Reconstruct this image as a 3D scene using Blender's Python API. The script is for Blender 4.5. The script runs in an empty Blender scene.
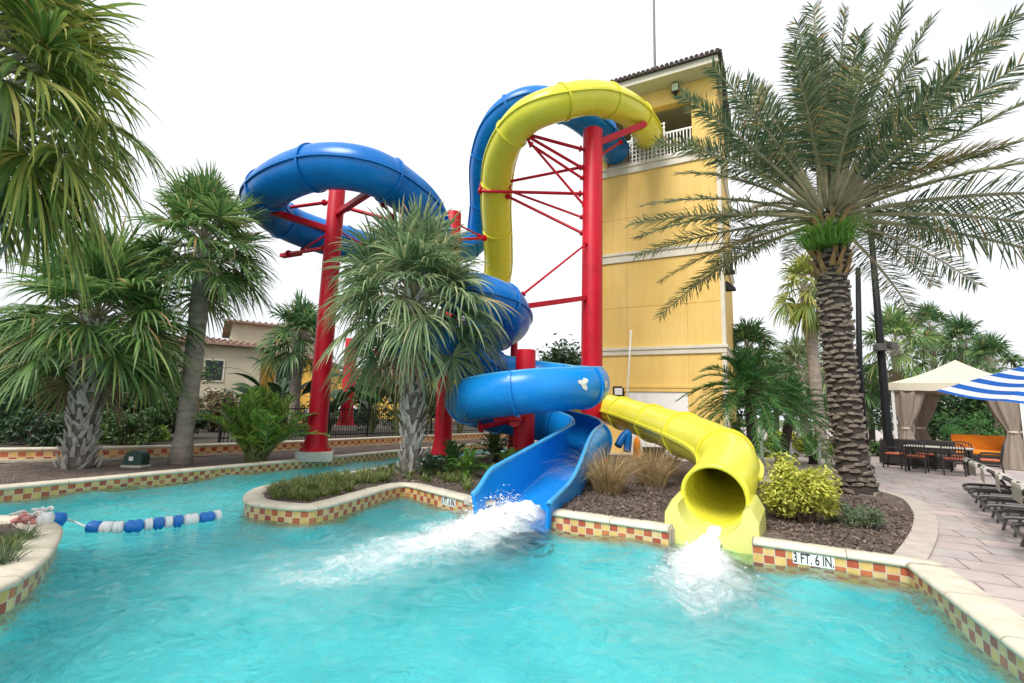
import bpy, bmesh, math, random
import numpy as np
from mathutils import Vector, noise as mnoise

rng = np.random.default_rng(7)
random.seed(7)
S = bpy.context.scene
COL = S.collection
rad = math.radians

# ------------------------------------------------------------------ survey
# eye 1.45 m over the deck; points were surveyed from sight lines to known heights
EYE = np.array([0, 0, 1.45]); FOC = 484.0
PIT = math.atan(69 / 484.0); ROL = rad(1.6)
_F = np.array([0, math.cos(PIT), math.sin(PIT)]); _U0 = np.array([0, -math.sin(PIT), math.cos(PIT)]); _R0 = np.array([1.0, 0, 0])
_R = _R0 * math.cos(ROL) + _U0 * math.sin(ROL); _U = -_R0 * math.sin(ROL) + _U0 * math.cos(ROL)
def ray(x, y): return _F + _R * ((x - 512) / FOC) + _U * ((341.5 - y) / FOC)
def G(x, y, z=0.0):
    d = ray(x, y); return EYE + d * ((z - EYE[2]) / d[2])
def D(x, y, Y):
    d = ray(x, y); return EYE + d * (Y / d[1])

# ------------------------------------------------------------------ mesh helpers
class MB:
    def __init__(s): s.v = []; s.f = []; s.uv = []; s.n = 0
    def add(s, v, f, uv=None):
        v = np.asarray(v, float).reshape(-1, 3)
        s.v.append(v)
        s.f += [tuple(int(i) + s.n for i in q) for q in f]
        s.uv.append(np.zeros((len(v), 2)) if uv is None else np.asarray(uv, float))
        s.n += len(v)
        return s
    def box(s, c, size, rz=0.0, M=None):
        x, y, z = [k / 2 for k in size]
        v = np.array([[i * x, j * y, k * z] for i in (-1, 1) for j in (-1, 1) for k in (-1, 1)])
        if M is not None: v = v @ np.asarray(M).T
        elif rz:
            a, b = math.cos(rz), math.sin(rz); v = np.stack([v[:, 0] * a - v[:, 1] * b, v[:, 0] * b + v[:, 1] * a, v[:, 2]], 1)
        return s.add(v + np.asarray(c), [(0, 1, 3, 2), (4, 6, 7, 5), (0, 4, 5, 1), (2, 3, 7, 6), (0, 2, 6, 4), (1, 5, 7, 3)])
    def beam(s, a, b, w, h=None):
        a = np.asarray(a, float); b = np.asarray(b, float); t = b - a; L = np.linalg.norm(t); t = t / L
        up = np.array([0, 0, 1.0]) if abs(t[2]) < .95 else np.array([1.0, 0, 0])
        sd = np.cross(t, up); sd /= np.linalg.norm(sd); u = np.cross(sd, t)
        return s.box((a + b) / 2, (w, L, h or w), M=np.stack([sd, t, u], 1))
    def tube(s, pts, r, n=12, caps=True):
        pts = np.asarray(pts, float); m = len(pts)
        rr = np.full(m, r) if np.isscalar(r) else np.asarray(r, float)
        T = np.gradient(pts, axis=0); T /= np.linalg.norm(T, axis=1)[:, None]
        ref = np.array([0, 0, 1.0]) if abs(T[0][2]) < .9 else np.array([1.0, 0, 0])
        A = np.cross(T[0], ref); A /= np.linalg.norm(A)
        V = []; 
        for i in range(m):
            A = A - T[i] * (A @ T[i]); A /= np.linalg.norm(A); B = np.cross(T[i], A)
            a = np.arange(n) * 2 * math.pi / n
            V.append(pts[i] + rr[i] * (np.cos(a)[:, None] * A + np.sin(a)[:, None] * B))
        f = [(i * n + k, i * n + (k + 1) % n, (i + 1) * n + (k + 1) % n, (i + 1) * n + k) for i in range(m - 1) for k in range(n)]
        if caps: f += [tuple(range(n))[::-1], tuple((m - 1) * n + k for k in range(n))]
        return s.add(np.concatenate(V), f)
    def lathe(s, c, prof, n=16):
        prof = np.asarray(prof, float); m = len(prof); a = np.arange(n) * 2 * math.pi / n
        V = np.concatenate([np.stack([p[0] * np.cos(a), p[0] * np.sin(a), np.full(n, p[1])], 1) for p in prof]) + np.asarray(c)
        f = [(i * n + k, i * n + (k + 1) % n, (i + 1) * n + (k + 1) % n, (i + 1) * n + k) for i in range(m - 1) for k in range(n)]
        f += [tuple(range(n))[::-1], tuple((m - 1) * n + k for k in range(n))]
        return s.add(V, f)
    def prism(s, poly, z0, z1):
        n = len(poly); p = [(a[0], a[1], z0) for a in poly] + [(a[0], a[1], z1) for a in poly]
        return s.add(p, [tuple(range(n))[::-1], tuple(range(n, 2 * n))] + [(i, (i + 1) % n, n + (i + 1) % n, n + i) for i in range(n)])

def obj(name, mb, mat, parent=None, smooth=False, origin=None, bevel=0):
    o_ = np.zeros(3) if origin is None else np.asarray(origin, float)
    if parent is not None and origin is None: o_ = np.array(parent.get('_o', (0, 0, 0)))
    me = bpy.data.meshes.new(name)
    v = np.concatenate(mb.v) - o_
    me.from_pydata(v.tolist(), [], mb.f)
    uv = np.concatenate(mb.uv)
    if uv.any():
        l = me.uv_layers.new(name='UVMap'); idx = np.zeros(len(me.loops), np.int32); me.loops.foreach_get('vertex_index', idx)
        l.data.foreach_set('uv', uv[idx].ravel())
    me.materials.append(mat)
    if smooth: me.polygons.foreach_set('use_smooth', np.ones(len(me.polygons), bool))
    me.update()
    o = bpy.data.objects.new(name, me); COL.objects.link(o)
    o['_o'] = tuple(float(k) for k in o_)
    if parent is not None: o.parent = parent
    else: o.location = o_
    if bevel:
        b = o.modifiers.new('b', 'BEVEL'); b.width = bevel; b.segments = 2; b.limit_method = 'ANGLE'
    return o
def bobj(name, v, f, mat, parent=None, smooth=False):
    b = MB(); b.add(v, f); return obj(name, b, mat, parent, smooth)
def tag(o, label, cat, group=None, kind=None):
    if label: o['label'] = label
    if cat: o['category'] = cat
    if group: o['group'] = group
    if kind: o['kind'] = kind
    return o
def thing(name, loc, label, cat, group=None):
    o = bpy.data.objects.new(name, None); COL.objects.link(o); o.empty_display_size = .2
    o.location = tuple(float(k) for k in loc); o['_o'] = tuple(float(k) for k in loc)
    return tag(o, label, cat, group)
def struct(o): o['kind'] = 'structure'; return o
def copy_tree(root, loc, rz, label, group=None):
    r = root.copy(); COL.objects.link(r); r.location = loc; r.rotation_euler = (0, 0, rz); r['label'] = label
    if group: r['group'] = group
    for ch in list(root.children):
        c = ch.copy(); COL.objects.link(c); c.parent = r
        for g in ch.children:
            d = g.copy(); COL.objects.link(d); d.parent = c
    return r
def smooth_path(P, n=8, closed=False):
    P = np.asarray(P, float); m = len(P); out = []
    for i in range(m if closed else m - 1):
        if closed: p0, p1, p2, p3 = P[(i - 1) % m], P[i], P[(i + 1) % m], P[(i + 2) % m]
        else: p0, p1, p2, p3 = P[max(i - 1, 0)], P[i], P[i + 1], P[min(i + 2, m - 1)]
        for k in range(n):
            t = k / n
            out.append(.5 * (2 * p1 + (p2 - p0) * t + (2 * p0 - 5 * p1 + 4 * p2 - p3) * t * t + (3 * p1 - p0 - 3 * p2 + p3) * t ** 3))
    if not closed: out.append(P[-1])
    return np.array(out)
def resample(P, step):
    P = np.asarray(P, float); s = np.r_[0, np.cumsum(np.linalg.norm(np.diff(P, axis=0), axis=1))]
    q = np.linspace(0, s[-1], max(2, int(s[-1] / step) + 1))
    return np.stack([np.interp(q, s, P[:, k]) for k in range(P.shape[1])], 1)
def offset(P, d):
    P = np.asarray(P, float)[:, :2]; T = np.gradient(P, axis=0); T /= np.linalg.norm(T, axis=1)[:, None]
    return P + d * np.stack([-T[:, 1], T[:, 0]], 1)

# ------------------------------------------------------------------ materials
def newmat(name):
    m = bpy.data.materials.new(name); m.use_nodes = True; nt = m.node_tree
    return m, nt, nt.nodes['Principled BSDF']
def N(nt, t, **k):
    n = nt.nodes.new(t)
    for a, b in k.items():
        if a in n.inputs.keys(): n.inputs[a].default_value = b
        else: setattr(n, a, b)
    return n
def ramp(nt, stops, interp='LINEAR'):
    r = nt.nodes.new('ShaderNodeValToRGB'); r.color_ramp.interpolation = interp
    e = r.color_ramp.elements
    while len(e) < len(stops): e.new(.5)
    for k, (p, c) in zip(e, stops): k.position = p; k.color = (*c, 1)
    return r
def coords(nt, out='Object', scale=(1, 1, 1)):
    tc = nt.nodes.new('ShaderNodeTexCoord'); mp = nt.nodes.new('ShaderNodeMapping'); mp.inputs['Scale'].default_value = scale
    nt.links.new(tc.outputs[out], mp.inputs['Vector']); return mp.outputs['Vector']
def plain(name, c, rough=.5, var=.12, scale=4, bump=0, bscale=40, metal=0, spec=.5, coat=0, c2=None, stretch=(1, 1, 1)):
    m, nt, p = newmat(name); L = nt.links.new
    v = coords(nt, scale=stretch)
    nz = N(nt, 'ShaderNodeTexNoise', Scale=scale, Detail=6.0, Roughness=.62); L(v, nz.inputs['Vector'])
    a = tuple(x * (1 - var) for x in c); b = c2 or tuple(min(1, x * (1 + var)) for x in c)
    r = ramp(nt, [(.32, a), (.68, b)]); L(nz.outputs['Fac'], r.inputs['Fac']); L(r.outputs['Color'], p.inputs['Base Color'])
    rr = N(nt, 'ShaderNodeMapRange'); rr.inputs['To Min'].default_value = max(.02, rough - .08); rr.inputs['To Max'].default_value = min(1, rough + .1)
    L(nz.outputs['Fac'], rr.inputs['Value']); L(rr.outputs['Result'], p.inputs['Roughness'])
    p.inputs['Metallic'].default_value = metal; p.inputs['Specular IOR Level'].default_value = spec; p.inputs['Coat Weight'].default_value = coat
    if bump:
        n2 = N(nt, 'ShaderNodeTexNoise', Scale=bscale, Detail=8.0, Roughness=.65); L(v, n2.inputs['Vector'])
        bp = N(nt, 'ShaderNodeBump', Strength=bump, Distance=.02); L(n2.outputs['Fac'], bp.inputs['Height']); L(bp.outputs['Normal'], p.inputs['Normal'])
    return m
def leafmat(name, stops, trans=.42, rough=.45):
    m, nt, p = newmat(name); L = nt.links.new
    g = N(nt, 'ShaderNodeNewGeometry'); r = ramp(nt, stops); L(g.outputs['Random Per Island'], r.inputs['Fac'])
    v = coords(nt); nz = N(nt, 'ShaderNodeTexNoise', Scale=3.0, Detail=3.0); L(v, nz.inputs['Vector'])
    mx = N(nt, 'ShaderNodeMix', data_type='RGBA', blend_type='MULTIPLY'); mx.inputs['Factor'].default_value = .5
    r2 = ramp(nt, [(.3, (.7, .7, .7)), (.7, (1.25, 1.2, 1.1))]); L(nz.outputs['Fac'], r2.inputs['Fac'])
    L(r.outputs['Color'], mx.inputs['A']); L(r2.outputs['Color'], mx.inputs['B'])
    L(mx.outputs['Result'], p.inputs['Base Color']); p.inputs['Roughness'].default_value = rough; p.inputs['Specular IOR Level'].default_value = .4
    tr = N(nt, 'ShaderNodeBsdfTranslucent'); L(mx.outputs['Result'], tr.inputs['Color'])
    ms = N(nt, 'ShaderNodeMixShader'); ms.inputs[0].default_value = trans
    L(p.outputs[0], ms.inputs[1]); L(tr.outputs[0], ms.inputs[2])
    L(ms.outputs[0], nt.nodes['Material Output'].inputs['Surface'])
    return m

def gelcoat(name, c, c2, fade):
    # moulded fibreglass: glossy, faintly chalked in streaks
    m, nt, p = newmat(name); L = nt.links.new
    v = coords(nt, scale=(1, 1, 1)); nz = N(nt, 'ShaderNodeTexNoise', Scale=1.1, Detail=7.0, Roughness=.6); L(v, nz.inputs['Vector'])
    r = ramp(nt, [(.3, c), (.7, c2)]); L(nz.outputs['Fac'], r.inputs['Fac'])
    n2 = N(nt, 'ShaderNodeTexNoise', Scale=9.0, Detail=8.0, Roughness=.7); L(coords(nt, scale=(1, 1, .25)), n2.inputs['Vector'])
    r2 = ramp(nt, [(.58, (0, 0, 0)), (.85, (.14, .14, .14))]); L(n2.outputs['Fac'], r2.inputs['Fac'])
    mx = N(nt, 'ShaderNodeMix', data_type='RGBA'); L(r2.outputs['Color'], mx.inputs['Factor']); L(r.outputs['Color'], mx.inputs['A']); mx.inputs['B'].default_value = (*fade, 1)
    L(mx.outputs['Result'], p.inputs['Base Color'])
    rr = N(nt, 'ShaderNodeMapRange'); rr.inputs['To Min'].default_value = .22; rr.inputs['To Max'].default_value = .34
    L(n2.outputs['Fac'], rr.inputs['Value']); L(rr.outputs['Result'], p.inputs['Roughness'])
    p.inputs['Coat Weight'].default_value = .06; p.inputs['Coat Roughness'].default_value = .12; p.inputs['Specular IOR Level'].default_value = .32
    bp = N(nt, 'ShaderNodeBump', Strength=.03, Distance=.03); L(nz.outputs['Fac'], bp.inputs['Height']); L(bp.outputs['Normal'], p.inputs['Normal'])
    return m
M = {}
M['blue'] = gelcoat('blue_gelcoat', (.0006, .125, .44), (.001, .175, .55), (.06, .34, .66))
M['blue_in'] = gelcoat('blue_gelcoat_worn', (.004, .20, .62), (.008, .27, .72), (.1, .46, .8))
M['yellow'] = gelcoat('yellow_gelcoat', (.70, .655, .045), (.76, .715, .075), (.75, .71, .11))
M['yellow_pale'] = gelcoat('yellow_gelcoat_faded', (.66, .65, .16), (.70, .69, .22), (.72, .71, .35))
M['blue_rim'] = gelcoat('bleached_blue_rim', (.03, .28, .60), (.07, .36, .64), (.2, .5, .7))
M['red'] = plain('red_paint', (.50, .004, .018), .42, .16, 2.2, .05, 30, spec=.28)
M['rail_grey'] = plain('zinc', (.4, .4, .42), .4, .1, 6, metal=.8)
M['concrete'] = plain('concrete', (.46, .43, .38), .85, .18, 5, .35, 60)
def mat_coping():
    m = plain('cream_coping', (.62, .56, .43), .75, .12, 2.5, .25, 70, c2=(.70, .64, .52)); nt = m.node_tree; L = nt.links.new; p = nt.nodes['Principled BSDF']; src = p.inputs['Base Color'].links[0].from_socket
    uv = N(nt, 'ShaderNodeUVMap'); sx = N(nt, 'ShaderNodeSeparateXYZ'); L(uv.outputs[0], sx.inputs[0]); a = N(nt, 'ShaderNodeMath', operation='MULTIPLY'); a.inputs[1].default_value = 1 / .92; L(sx.outputs[0], a.inputs[0])
    f = N(nt, 'ShaderNodeMath', operation='FRACT'); L(a.outputs[0], f.inputs[0]); l = N(nt, 'ShaderNodeMath', operation='LESS_THAN'); l.inputs[1].default_value = .011; L(f.outputs[0], l.inputs[0])
    gn = N(nt, 'ShaderNodeTexNoise', Scale=7.0, Detail=9.0, Roughness=.7); L(coords(nt), gn.inputs['Vector']); gr = ramp(nt, [(.34, (.84, .82, .77)), (.52, (1, 1, 1))]); L(gn.outputs['Fac'], gr.inputs['Fac'])
    g2_ = N(nt, 'ShaderNodeMix', data_type='RGBA', blend_type='MULTIPLY'); g2_.inputs['Factor'].default_value = .7; L(src, g2_.inputs['A']); L(gr.outputs[0], g2_.inputs['B'])
    mx = N(nt, 'ShaderNodeMix', data_type='RGBA'); L(l.outputs[0], mx.inputs['Factor']); L(g2_.outputs['Result'], mx.inputs['A']); mx.inputs['B'].default_value = (.22, .19, .15, 1); L(mx.outputs['Result'], p.inputs['Base Color']); return m
M['coping'] = mat_coping()
M['coping_plain'] = plain('cream_coping', (.55, .485, .37), .75, .14, 3.5, .25, 70, c2=(.65, .585, .47))
M['kerb'] = plain('pinkish_kerb', (.47, .41, .36), .8, .14, 4, .25, 60)
M['white'] = plain('white_paint', (.78, .77, .74), .5, .06, 3, .05, 40)
M['cream'] = plain('cream_band', (.66, .61, .50), .7, .08, 2, .15, 50)
M['black'] = plain('black_metal', (.008, .009, .011), .55, .2, 5, spec=.25)
M['dark'] = plain('dark_wicker', (.025, .021, .020), .6, .3, 8, .2, 80)
M['glass'] = plain('lamp_glass', (.55, .64, .46), .5, .1, 5)
M['orange'] = plain('orange_fabric', (.80, .26, .015), .8, .12, 4, .1, 60)
M['coral'] = plain('coral_fabric', (.62, .16, .08), .8, .15, 4)
M['taupe'] = plain('taupe_drape', (.27, .22, .18), .9, .16, 3, .15, 50, stretch=(6, 6, .4))
M['canvas'] = plain('cream_canvas', (.58, .53, .42), .85, .06, 2, .1, 60)
M['towel'] = plain('pale_towel', (.52, .49, .44), .9, .06, 5, .2, 80)
M['sling'] = plain('charcoal_sling', (.06, .062, .063), .6, .2, 10, .2, 120)
M['frame_grey'] = plain('bronze_frame', (.075, .07, .065), .4, .2, 6, metal=.3)
M['green_box'] = plain('green_plastic', (.012, .045, .03), .5, .15, 6)
M['soil'] = plain('dry_soil', (.05, .04, .028), .95, .3, 3, .6, 25)
M['bark_grey'] = plain('grey_palm_bark', (.30, .255, .215), .9, .35, 3.5, .7, 22, stretch=(1, 1, 3))
M['bark_boot'] = plain('grey_boot', (.44, .42, .39), .9, .3, 7, .5, 30)
M['bark_date'] = plain('date_boot', (.34, .27, .21), .92, .4, 8, .7, 30, c2=(.54, .46, .38))
M['bark_mid'] = plain('fibrous_bark', (.15, .135, .118), .95, .35, 8, .7, 40)
M['bark_core'] = plain('dark_bark', (.05, .038, .03), .95, .4, 9, .7, 40)
M['roof_tile'] = plain('terracotta', (.27, .165, .125), .8, .3, 3, .3, 30)
M['roof_dark'] = plain('dark_tile', (.07, .045, .04), .8, .3, 5, .3, 30)
M['soffit'] = plain('soffit', (.50, .48, .34), .8, .06, 2)
M['beige_wall'] = plain('beige_stucco', (.50, .45, .33), .9, .07, 1.2, .2, 60)
M['ochre_wall'] = plain('ochre_stucco', (.72, .42, .08), .9, .08, 1.2, .2, 60)
M['window'] = plain('dark_window', (.03, .035, .04), .35, .2, 2, spec=.25)
M['car'] = plain('white_car_paint', (.74, .75, .77), .25, .03, 2, coat=.5)
M['tyre'] = plain('tyre_rubber', (.02, .02, .02), .8, .2, 10)
M['rope'] = plain('white_rope', (.72, .70, .66), .8, .1, 20)
M['float_blue'] = plain('blue_float', (.01, .16, .55), .35, .1, 6)
M['float_white'] = plain('white_float', (.78, .78, .78), .35, .05, 6)
M['pinkcloth'] = plain('pink_cloth', (.62, .28, .26), .85, .2, 12)
M['white_drop'] = plain('white_water', (.82, .85, .86), .35, .06, 14)
M['white_drop'].node_tree.nodes['Principled BSDF'].inputs['Subsurface Weight'].default_value = .0
M['rust'] = plain('ochre_fibre', (.30, .19, .08), .9, .3, 8)

def mat_stucco():
    m, nt, p = newmat('yellow_stucco'); L = nt.links.new
    v = coords(nt)
    n1 = N(nt, 'ShaderNodeTexNoise', Scale=.7, Detail=7.0, Roughness=.6); L(v, n1.inputs['Vector'])
    n3 = N(nt, 'ShaderNodeTexNoise', Scale=1.6, Detail=5.0, Roughness=.6); L(coords(nt, scale=(3, 3, .25)), n3.inputs['Vector'])
    r = ramp(nt, [(.3, (.76, .505, .145)), (.5, (.79, .535, .17)), (.72, (.81, .565, .205))]); L(n1.outputs['Fac'], r.inputs['Fac'])
    r3 = ramp(nt, [(.32, (.93, .925, .92)), (.55, (1, 1, 1))]); L(n3.outputs['Fac'], r3.inputs['Fac'])
    mx = N(nt, 'ShaderNodeMix', data_type='RGBA', blend_type='MULTIPLY'); mx.inputs['Factor'].default_value = 1
    L(r.outputs['Color'], mx.inputs['A']); L(r3.outputs['Color'], mx.inputs['B']); L(mx.outputs['Result'], p.inputs['Base Color'])
    p.inputs['Roughness'].default_value = .9
    n2 = N(nt, 'ShaderNodeTexNoise', Scale=70.0, Detail=6.0); L(v, n2.inputs['Vector'])
    bp = N(nt, 'ShaderNodeBump', Strength=.35, Distance=.01); L(n2.outputs['Fac'], bp.inputs['Height']); L(bp.outputs['Normal'], p.inputs['Normal'])
    return m
M['stucco'] = mat_stucco()

def mat_tiles(scale=.115):
    m, nt, p = newmat('glazed_tiles'); L = nt.links.new
    uv = N(nt, 'ShaderNodeUVMap'); sx = N(nt, 'ShaderNodeSeparateXYZ'); L(uv.outputs[0], sx.inputs[0])
    def mth(op, a, b=None):
        n = N(nt, 'ShaderNodeMath', operation=op)
        for i, k in enumerate((a, b)):
            if k is None: continue
            if isinstance(k, (int, float)): n.inputs[i].default_value = k
            else: L(k, n.inputs[i])
        return n.outputs[0]
    u = mth('DIVIDE', sx.outputs[0], scale * 1.15); w = mth('DIVIDE', sx.outputs[1], scale * .95)
    fu, fw = mth('FLOOR', u), mth('FLOOR', w)
    chk = mth('MODULO', mth('ADD', fu, mth('ADD', fw, 1000)), 2)
    cm = N(nt, 'ShaderNodeCombineXYZ'); L(fu, cm.inputs[0]); L(fw, cm.inputs[1])
    wn = N(nt, 'ShaderNodeTexWhiteNoise', noise_dimensions='2D'); L(cm.outputs[0], wn.inputs['Vector'])
    rr = ramp(nt, [(0, (.42, .07, .035)), (.55, (.52, .12, .045)), (.8, (.58, .20, .07)), (1, (.40, .065, .03))]); L(wn.outputs['Value'], rr.inputs['Fac'])
    ry = ramp(nt, [(0, (.72, .44, .12)), (.5, (.75, .48, .16)), (1, (.72, .52, .25))]); L(wn.outputs['Value'], ry.inputs['Fac'])
    mx = N(nt, 'ShaderNodeMix', data_type='RGBA'); L(chk, mx.inputs['Factor']); L(ry.outputs[0], mx.inputs['A']); L(rr.outputs[0], mx.inputs['B'])
    gu = mth('ABSOLUTE', mth('SUBTRACT', mth('FRACT', u), .5)); gw = mth('ABSOLUTE', mth('SUBTRACT', mth('FRACT', w), .5))
    gm = mth('GREATER_THAN', mth('MAXIMUM', gu, gw), .465)
    m2 = N(nt, 'ShaderNodeMix', data_type='RGBA'); L(gm, m2.inputs['Factor']); L(mx.outputs['Result'], m2.inputs['A']); m2.inputs['B'].default_value = (.62, .58, .5, 1)
    gn = N(nt, 'ShaderNodeTexNoise', Scale=5.0, Detail=7.0, Roughness=.7); L(coords(nt, scale=(1, 1, .35)), gn.inputs['Vector']); gr = ramp(nt, [(.36, (.72, .70, .64)), (.58, (1, 1, 1))]); L(gn.outputs['Fac'], gr.inputs['Fac'])
    m3 = N(nt, 'ShaderNodeMix', data_type='RGBA', blend_type='MULTIPLY'); m3.inputs['Factor'].default_value = .8; L(m2.outputs['Result'], m3.inputs['A']); L(gr.outputs[0], m3.inputs['B'])
    L(m3.outputs['Result'], p.inputs['Base Color']); p.inputs['Roughness'].default_value = .3
    bp = N(nt, 'ShaderNodeBump', Strength=.4, Distance=.004, invert=True); L(gm, bp.inputs['Height']); L(bp.outputs['Normal'], p.inputs['Normal'])
    return m
M['tiles'] = mat_tiles(.10); M['tiles_small'] = mat_tiles(.13)

def mat_mulch():
    m, nt, p = newmat('bark_mulch'); L = nt.links.new
    v = coords(nt); vo = N(nt, 'ShaderNodeTexVoronoi', Scale=26.0); L(v, vo.inputs['Vector'])
    nz = N(nt, 'ShaderNodeTexNoise', Scale=2.0, Detail=8.0, Roughness=.7); L(v, nz.inputs['Vector'])
    r = ramp(nt, [(0, (.065, .050, .043)), (.5, (.13, .098, .084)), (1, (.22, .178, .158))]); L(vo.outputs['Color'], r.inputs['Fac'])
    r2 = ramp(nt, [(.3, (.7, .7, .7)), (.75, (1.5, 1.4, 1.3))]); L(nz.outputs['Fac'], r2.inputs['Fac'])
    mx = N(nt, 'ShaderNodeMix', data_type='RGBA', blend_type='MULTIPLY'); mx.inputs['Factor'].default_value = 1
    L(r.outputs[0], mx.inputs['A']); L(r2.outputs[0], mx.inputs['B']); L(mx.outputs['Result'], p.inputs['Base Color'])
    p.inputs['Roughness'].default_value = .95
    bp = N(nt, 'ShaderNodeBump', Strength=1.0, Distance=.04); L(vo.outputs['Distance'], bp.inputs['Height']); L(bp.outputs['Normal'], p.inputs['Normal'])
    return m
M['mulch'] = mat_mulch()
M['chip'] = leafmat('mulch_chip', [(0, (.05, .036, .029)), (.5, (.13, .094, .076)), (.85, (.22, .172, .145)), (1, (.3, .22, .18))], 0, .9)

def mat_deck():
    m, nt, p = newmat('stamped_stone_deck'); L = nt.links.new
    tc = coords(nt); mp = N(nt, 'ShaderNodeMapping'); mp.inputs['Rotation'].default_value = (0, 0, rad(28)); L(tc, mp.inputs['Vector'])
    nd = N(nt, 'ShaderNodeTexNoise', Scale=2.2, Detail=3.0); L(mp.outputs[0], nd.inputs['Vector'])
    va = N(nt, 'ShaderNodeVectorMath', operation='MULTIPLY_ADD'); va.inputs[1].default_value = (.09, .09, 0); L(nd.outputs['Color'], va.inputs[0]); L(mp.outputs[0], va.inputs[2])
    br = N(nt, 'ShaderNodeTexBrick', Scale=1.0); br.offset = .37; br.squash = 1.6; br.squash_frequency = 3
    br.inputs['Mortar Size'].default_value = .012; br.inputs['Brick Width'].default_value = .56; br.inputs['Row Height'].default_value = .46
    br.inputs['Color1'].default_value = (.50, .425, .40, 1); br.inputs['Color2'].default_value = (.42, .40, .395, 1); br.inputs['Mortar'].default_value = (.25, .21, .20, 1)
    L(va.outputs[0], br.inputs['Vector'])
    nz = N(nt, 'ShaderNodeTexNoise', Scale=1.3, Detail=8.0, Roughness=.65); L(tc, nz.inputs['Vector'])
    r2 = ramp(nt, [(.3, (.74, .70, .70)), (.7, (1.22, 1.16, 1.12))]); L(nz.outputs['Fac'], r2.inputs['Fac'])
    mx = N(nt, 'ShaderNodeMix', data_type='RGBA', blend_type='MULTIPLY'); mx.inputs['Factor'].default_value = 1
    L(br.outputs['Color'], mx.inputs['A']); L(r2.outputs[0], mx.inputs['B']); L(mx.outputs['Result'], p.inputs['Base Color'])
    rr = N(nt, 'ShaderNodeMapRange'); rr.inputs['To Min'].default_value = .45; rr.inputs['To Max'].default_value = .75; L(nz.outputs['Fac'], rr.inputs['Value']); L(rr.outputs[0], p.inputs['Roughness'])
    n2 = N(nt, 'ShaderNodeTexNoise', Scale=14.0, Detail=6.0); L(tc, n2.inputs['Vector'])
    ad = N(nt, 'ShaderNodeMath', operation='MULTIPLY_ADD'); L(br.outputs['Fac'], ad.inputs[0]); ad.inputs[1].default_value = -1.2; L(n2.outputs['Fac'], ad.inputs[2])
    bp = N(nt, 'ShaderNodeBump', Strength=.5, Distance=.012); L(ad.outputs[0], bp.inputs['Height']); L(bp.outputs['Normal'], p.inputs['Normal'])
    return m
M['deck'] = mat_deck()
M['lawn'] = plain('lawn', (.07, .11, .03), .95, .35, 2, .6, 40)

def mat_water():
    m, nt, p = newmat('pool_water'); L = nt.links.new
    v = coords(nt)
    nd = N(nt, 'ShaderNodeTexNoise', Scale=1.2, Detail=2.0); L(v, nd.inputs['Vector'])
    va = N(nt, 'ShaderNodeVectorMath', operation='MULTIPLY_ADD'); va.inputs[1].default_value = (.3, .3, 0); L(nd.outputs['Color'], va.inputs[0]); L(v, va.inputs[2])
    # foam thrown up by the slides, plus faint aerated wisps
    at = N(nt, 'ShaderNodeAttribute', attribute_name='foam')
    n3 = N(nt, 'ShaderNodeTexNoise', Scale=4.6, Detail=12.0, Roughness=.74, Distortion=.9); L(va.outputs[0], n3.inputs['Vector'])
    ad = N(nt, 'ShaderNodeMath', operation='ADD'); L(at.outputs['Fac'], ad.inputs[0]); L(n3.outputs['Fac'], ad.inputs[1])
    sc = N(nt, 'ShaderNodeMath', operation='MULTIPLY'); L(ad.outputs[0], sc.inputs[0]); sc.inputs[1].default_value = .72
    fr = ramp(nt, [(.38, (.0, .0, .0)), (.56, (.10, .10, .10)), (.70, (.42, .42, .42)), (.88, (1, 1, 1))]); L(sc.outputs[0], fr.inputs['Fac'])
    nb = N(nt, 'ShaderNodeTexNoise', Scale=8.5, Detail=5.0, Roughness=.55, Distortion=.4); L(va.outputs[0], nb.inputs['Vector'])
    nc = N(nt, 'ShaderNodeTexNoise', Scale=2.8, Detail=3.0, Distortion=.5); L(v, nc.inputs['Vector'])
    mm = N(nt, 'ShaderNodeMath', operation='MULTIPLY_ADD'); L(nc.outputs['Fac'], mm.inputs[0]); mm.inputs[1].default_value = 1.6; L(nb.outputs['Fac'], mm.inputs[2])
    m4 = N(nt, 'ShaderNodeMath', operation='MULTIPLY_ADD'); L(fr.outputs[0], m4.inputs[0]); m4.inputs[1].default_value = .7; L(mm.outputs[0], m4.inputs[2])
    bp = N(nt, 'ShaderNodeBump', Strength=WBUMP, Distance=.06); L(m4.outputs[0], bp.inputs['Height'])
    p.inputs['Base Color'].default_value = (.90, 1.0, 1.0, 1); p.inputs['Transmission Weight'].default_value = 1; p.inputs['Roughness'].default_value = .03; p.inputs['IOR'].default_value = 1.333
    L(bp.outputs['Normal'], p.inputs['Normal'])
    fo = N(nt, 'ShaderNodeBsdfDiffuse'); fo.inputs['Color'].default_value = (.86, .89, .90, 1); L(bp.outputs['Normal'], fo.inputs['Normal'])
    ms = N(nt, 'ShaderNodeMixShader'); L(fr.outputs[0], ms.inputs[0]); L(p.outputs[0], ms.inputs[1]); L(fo.outputs[0], ms.inputs[2])
    L(ms.outputs[0], nt.nodes['Material Output'].inputs['Surface'])
    return m
WBUMP = .75
M['pool_plaster'] = plain('aqua_plaster', (.03, .64, .72), .8, .15, 2.0, .1, 30, c2=(.18, .88, .90))
M['water'] = mat_water()

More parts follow.
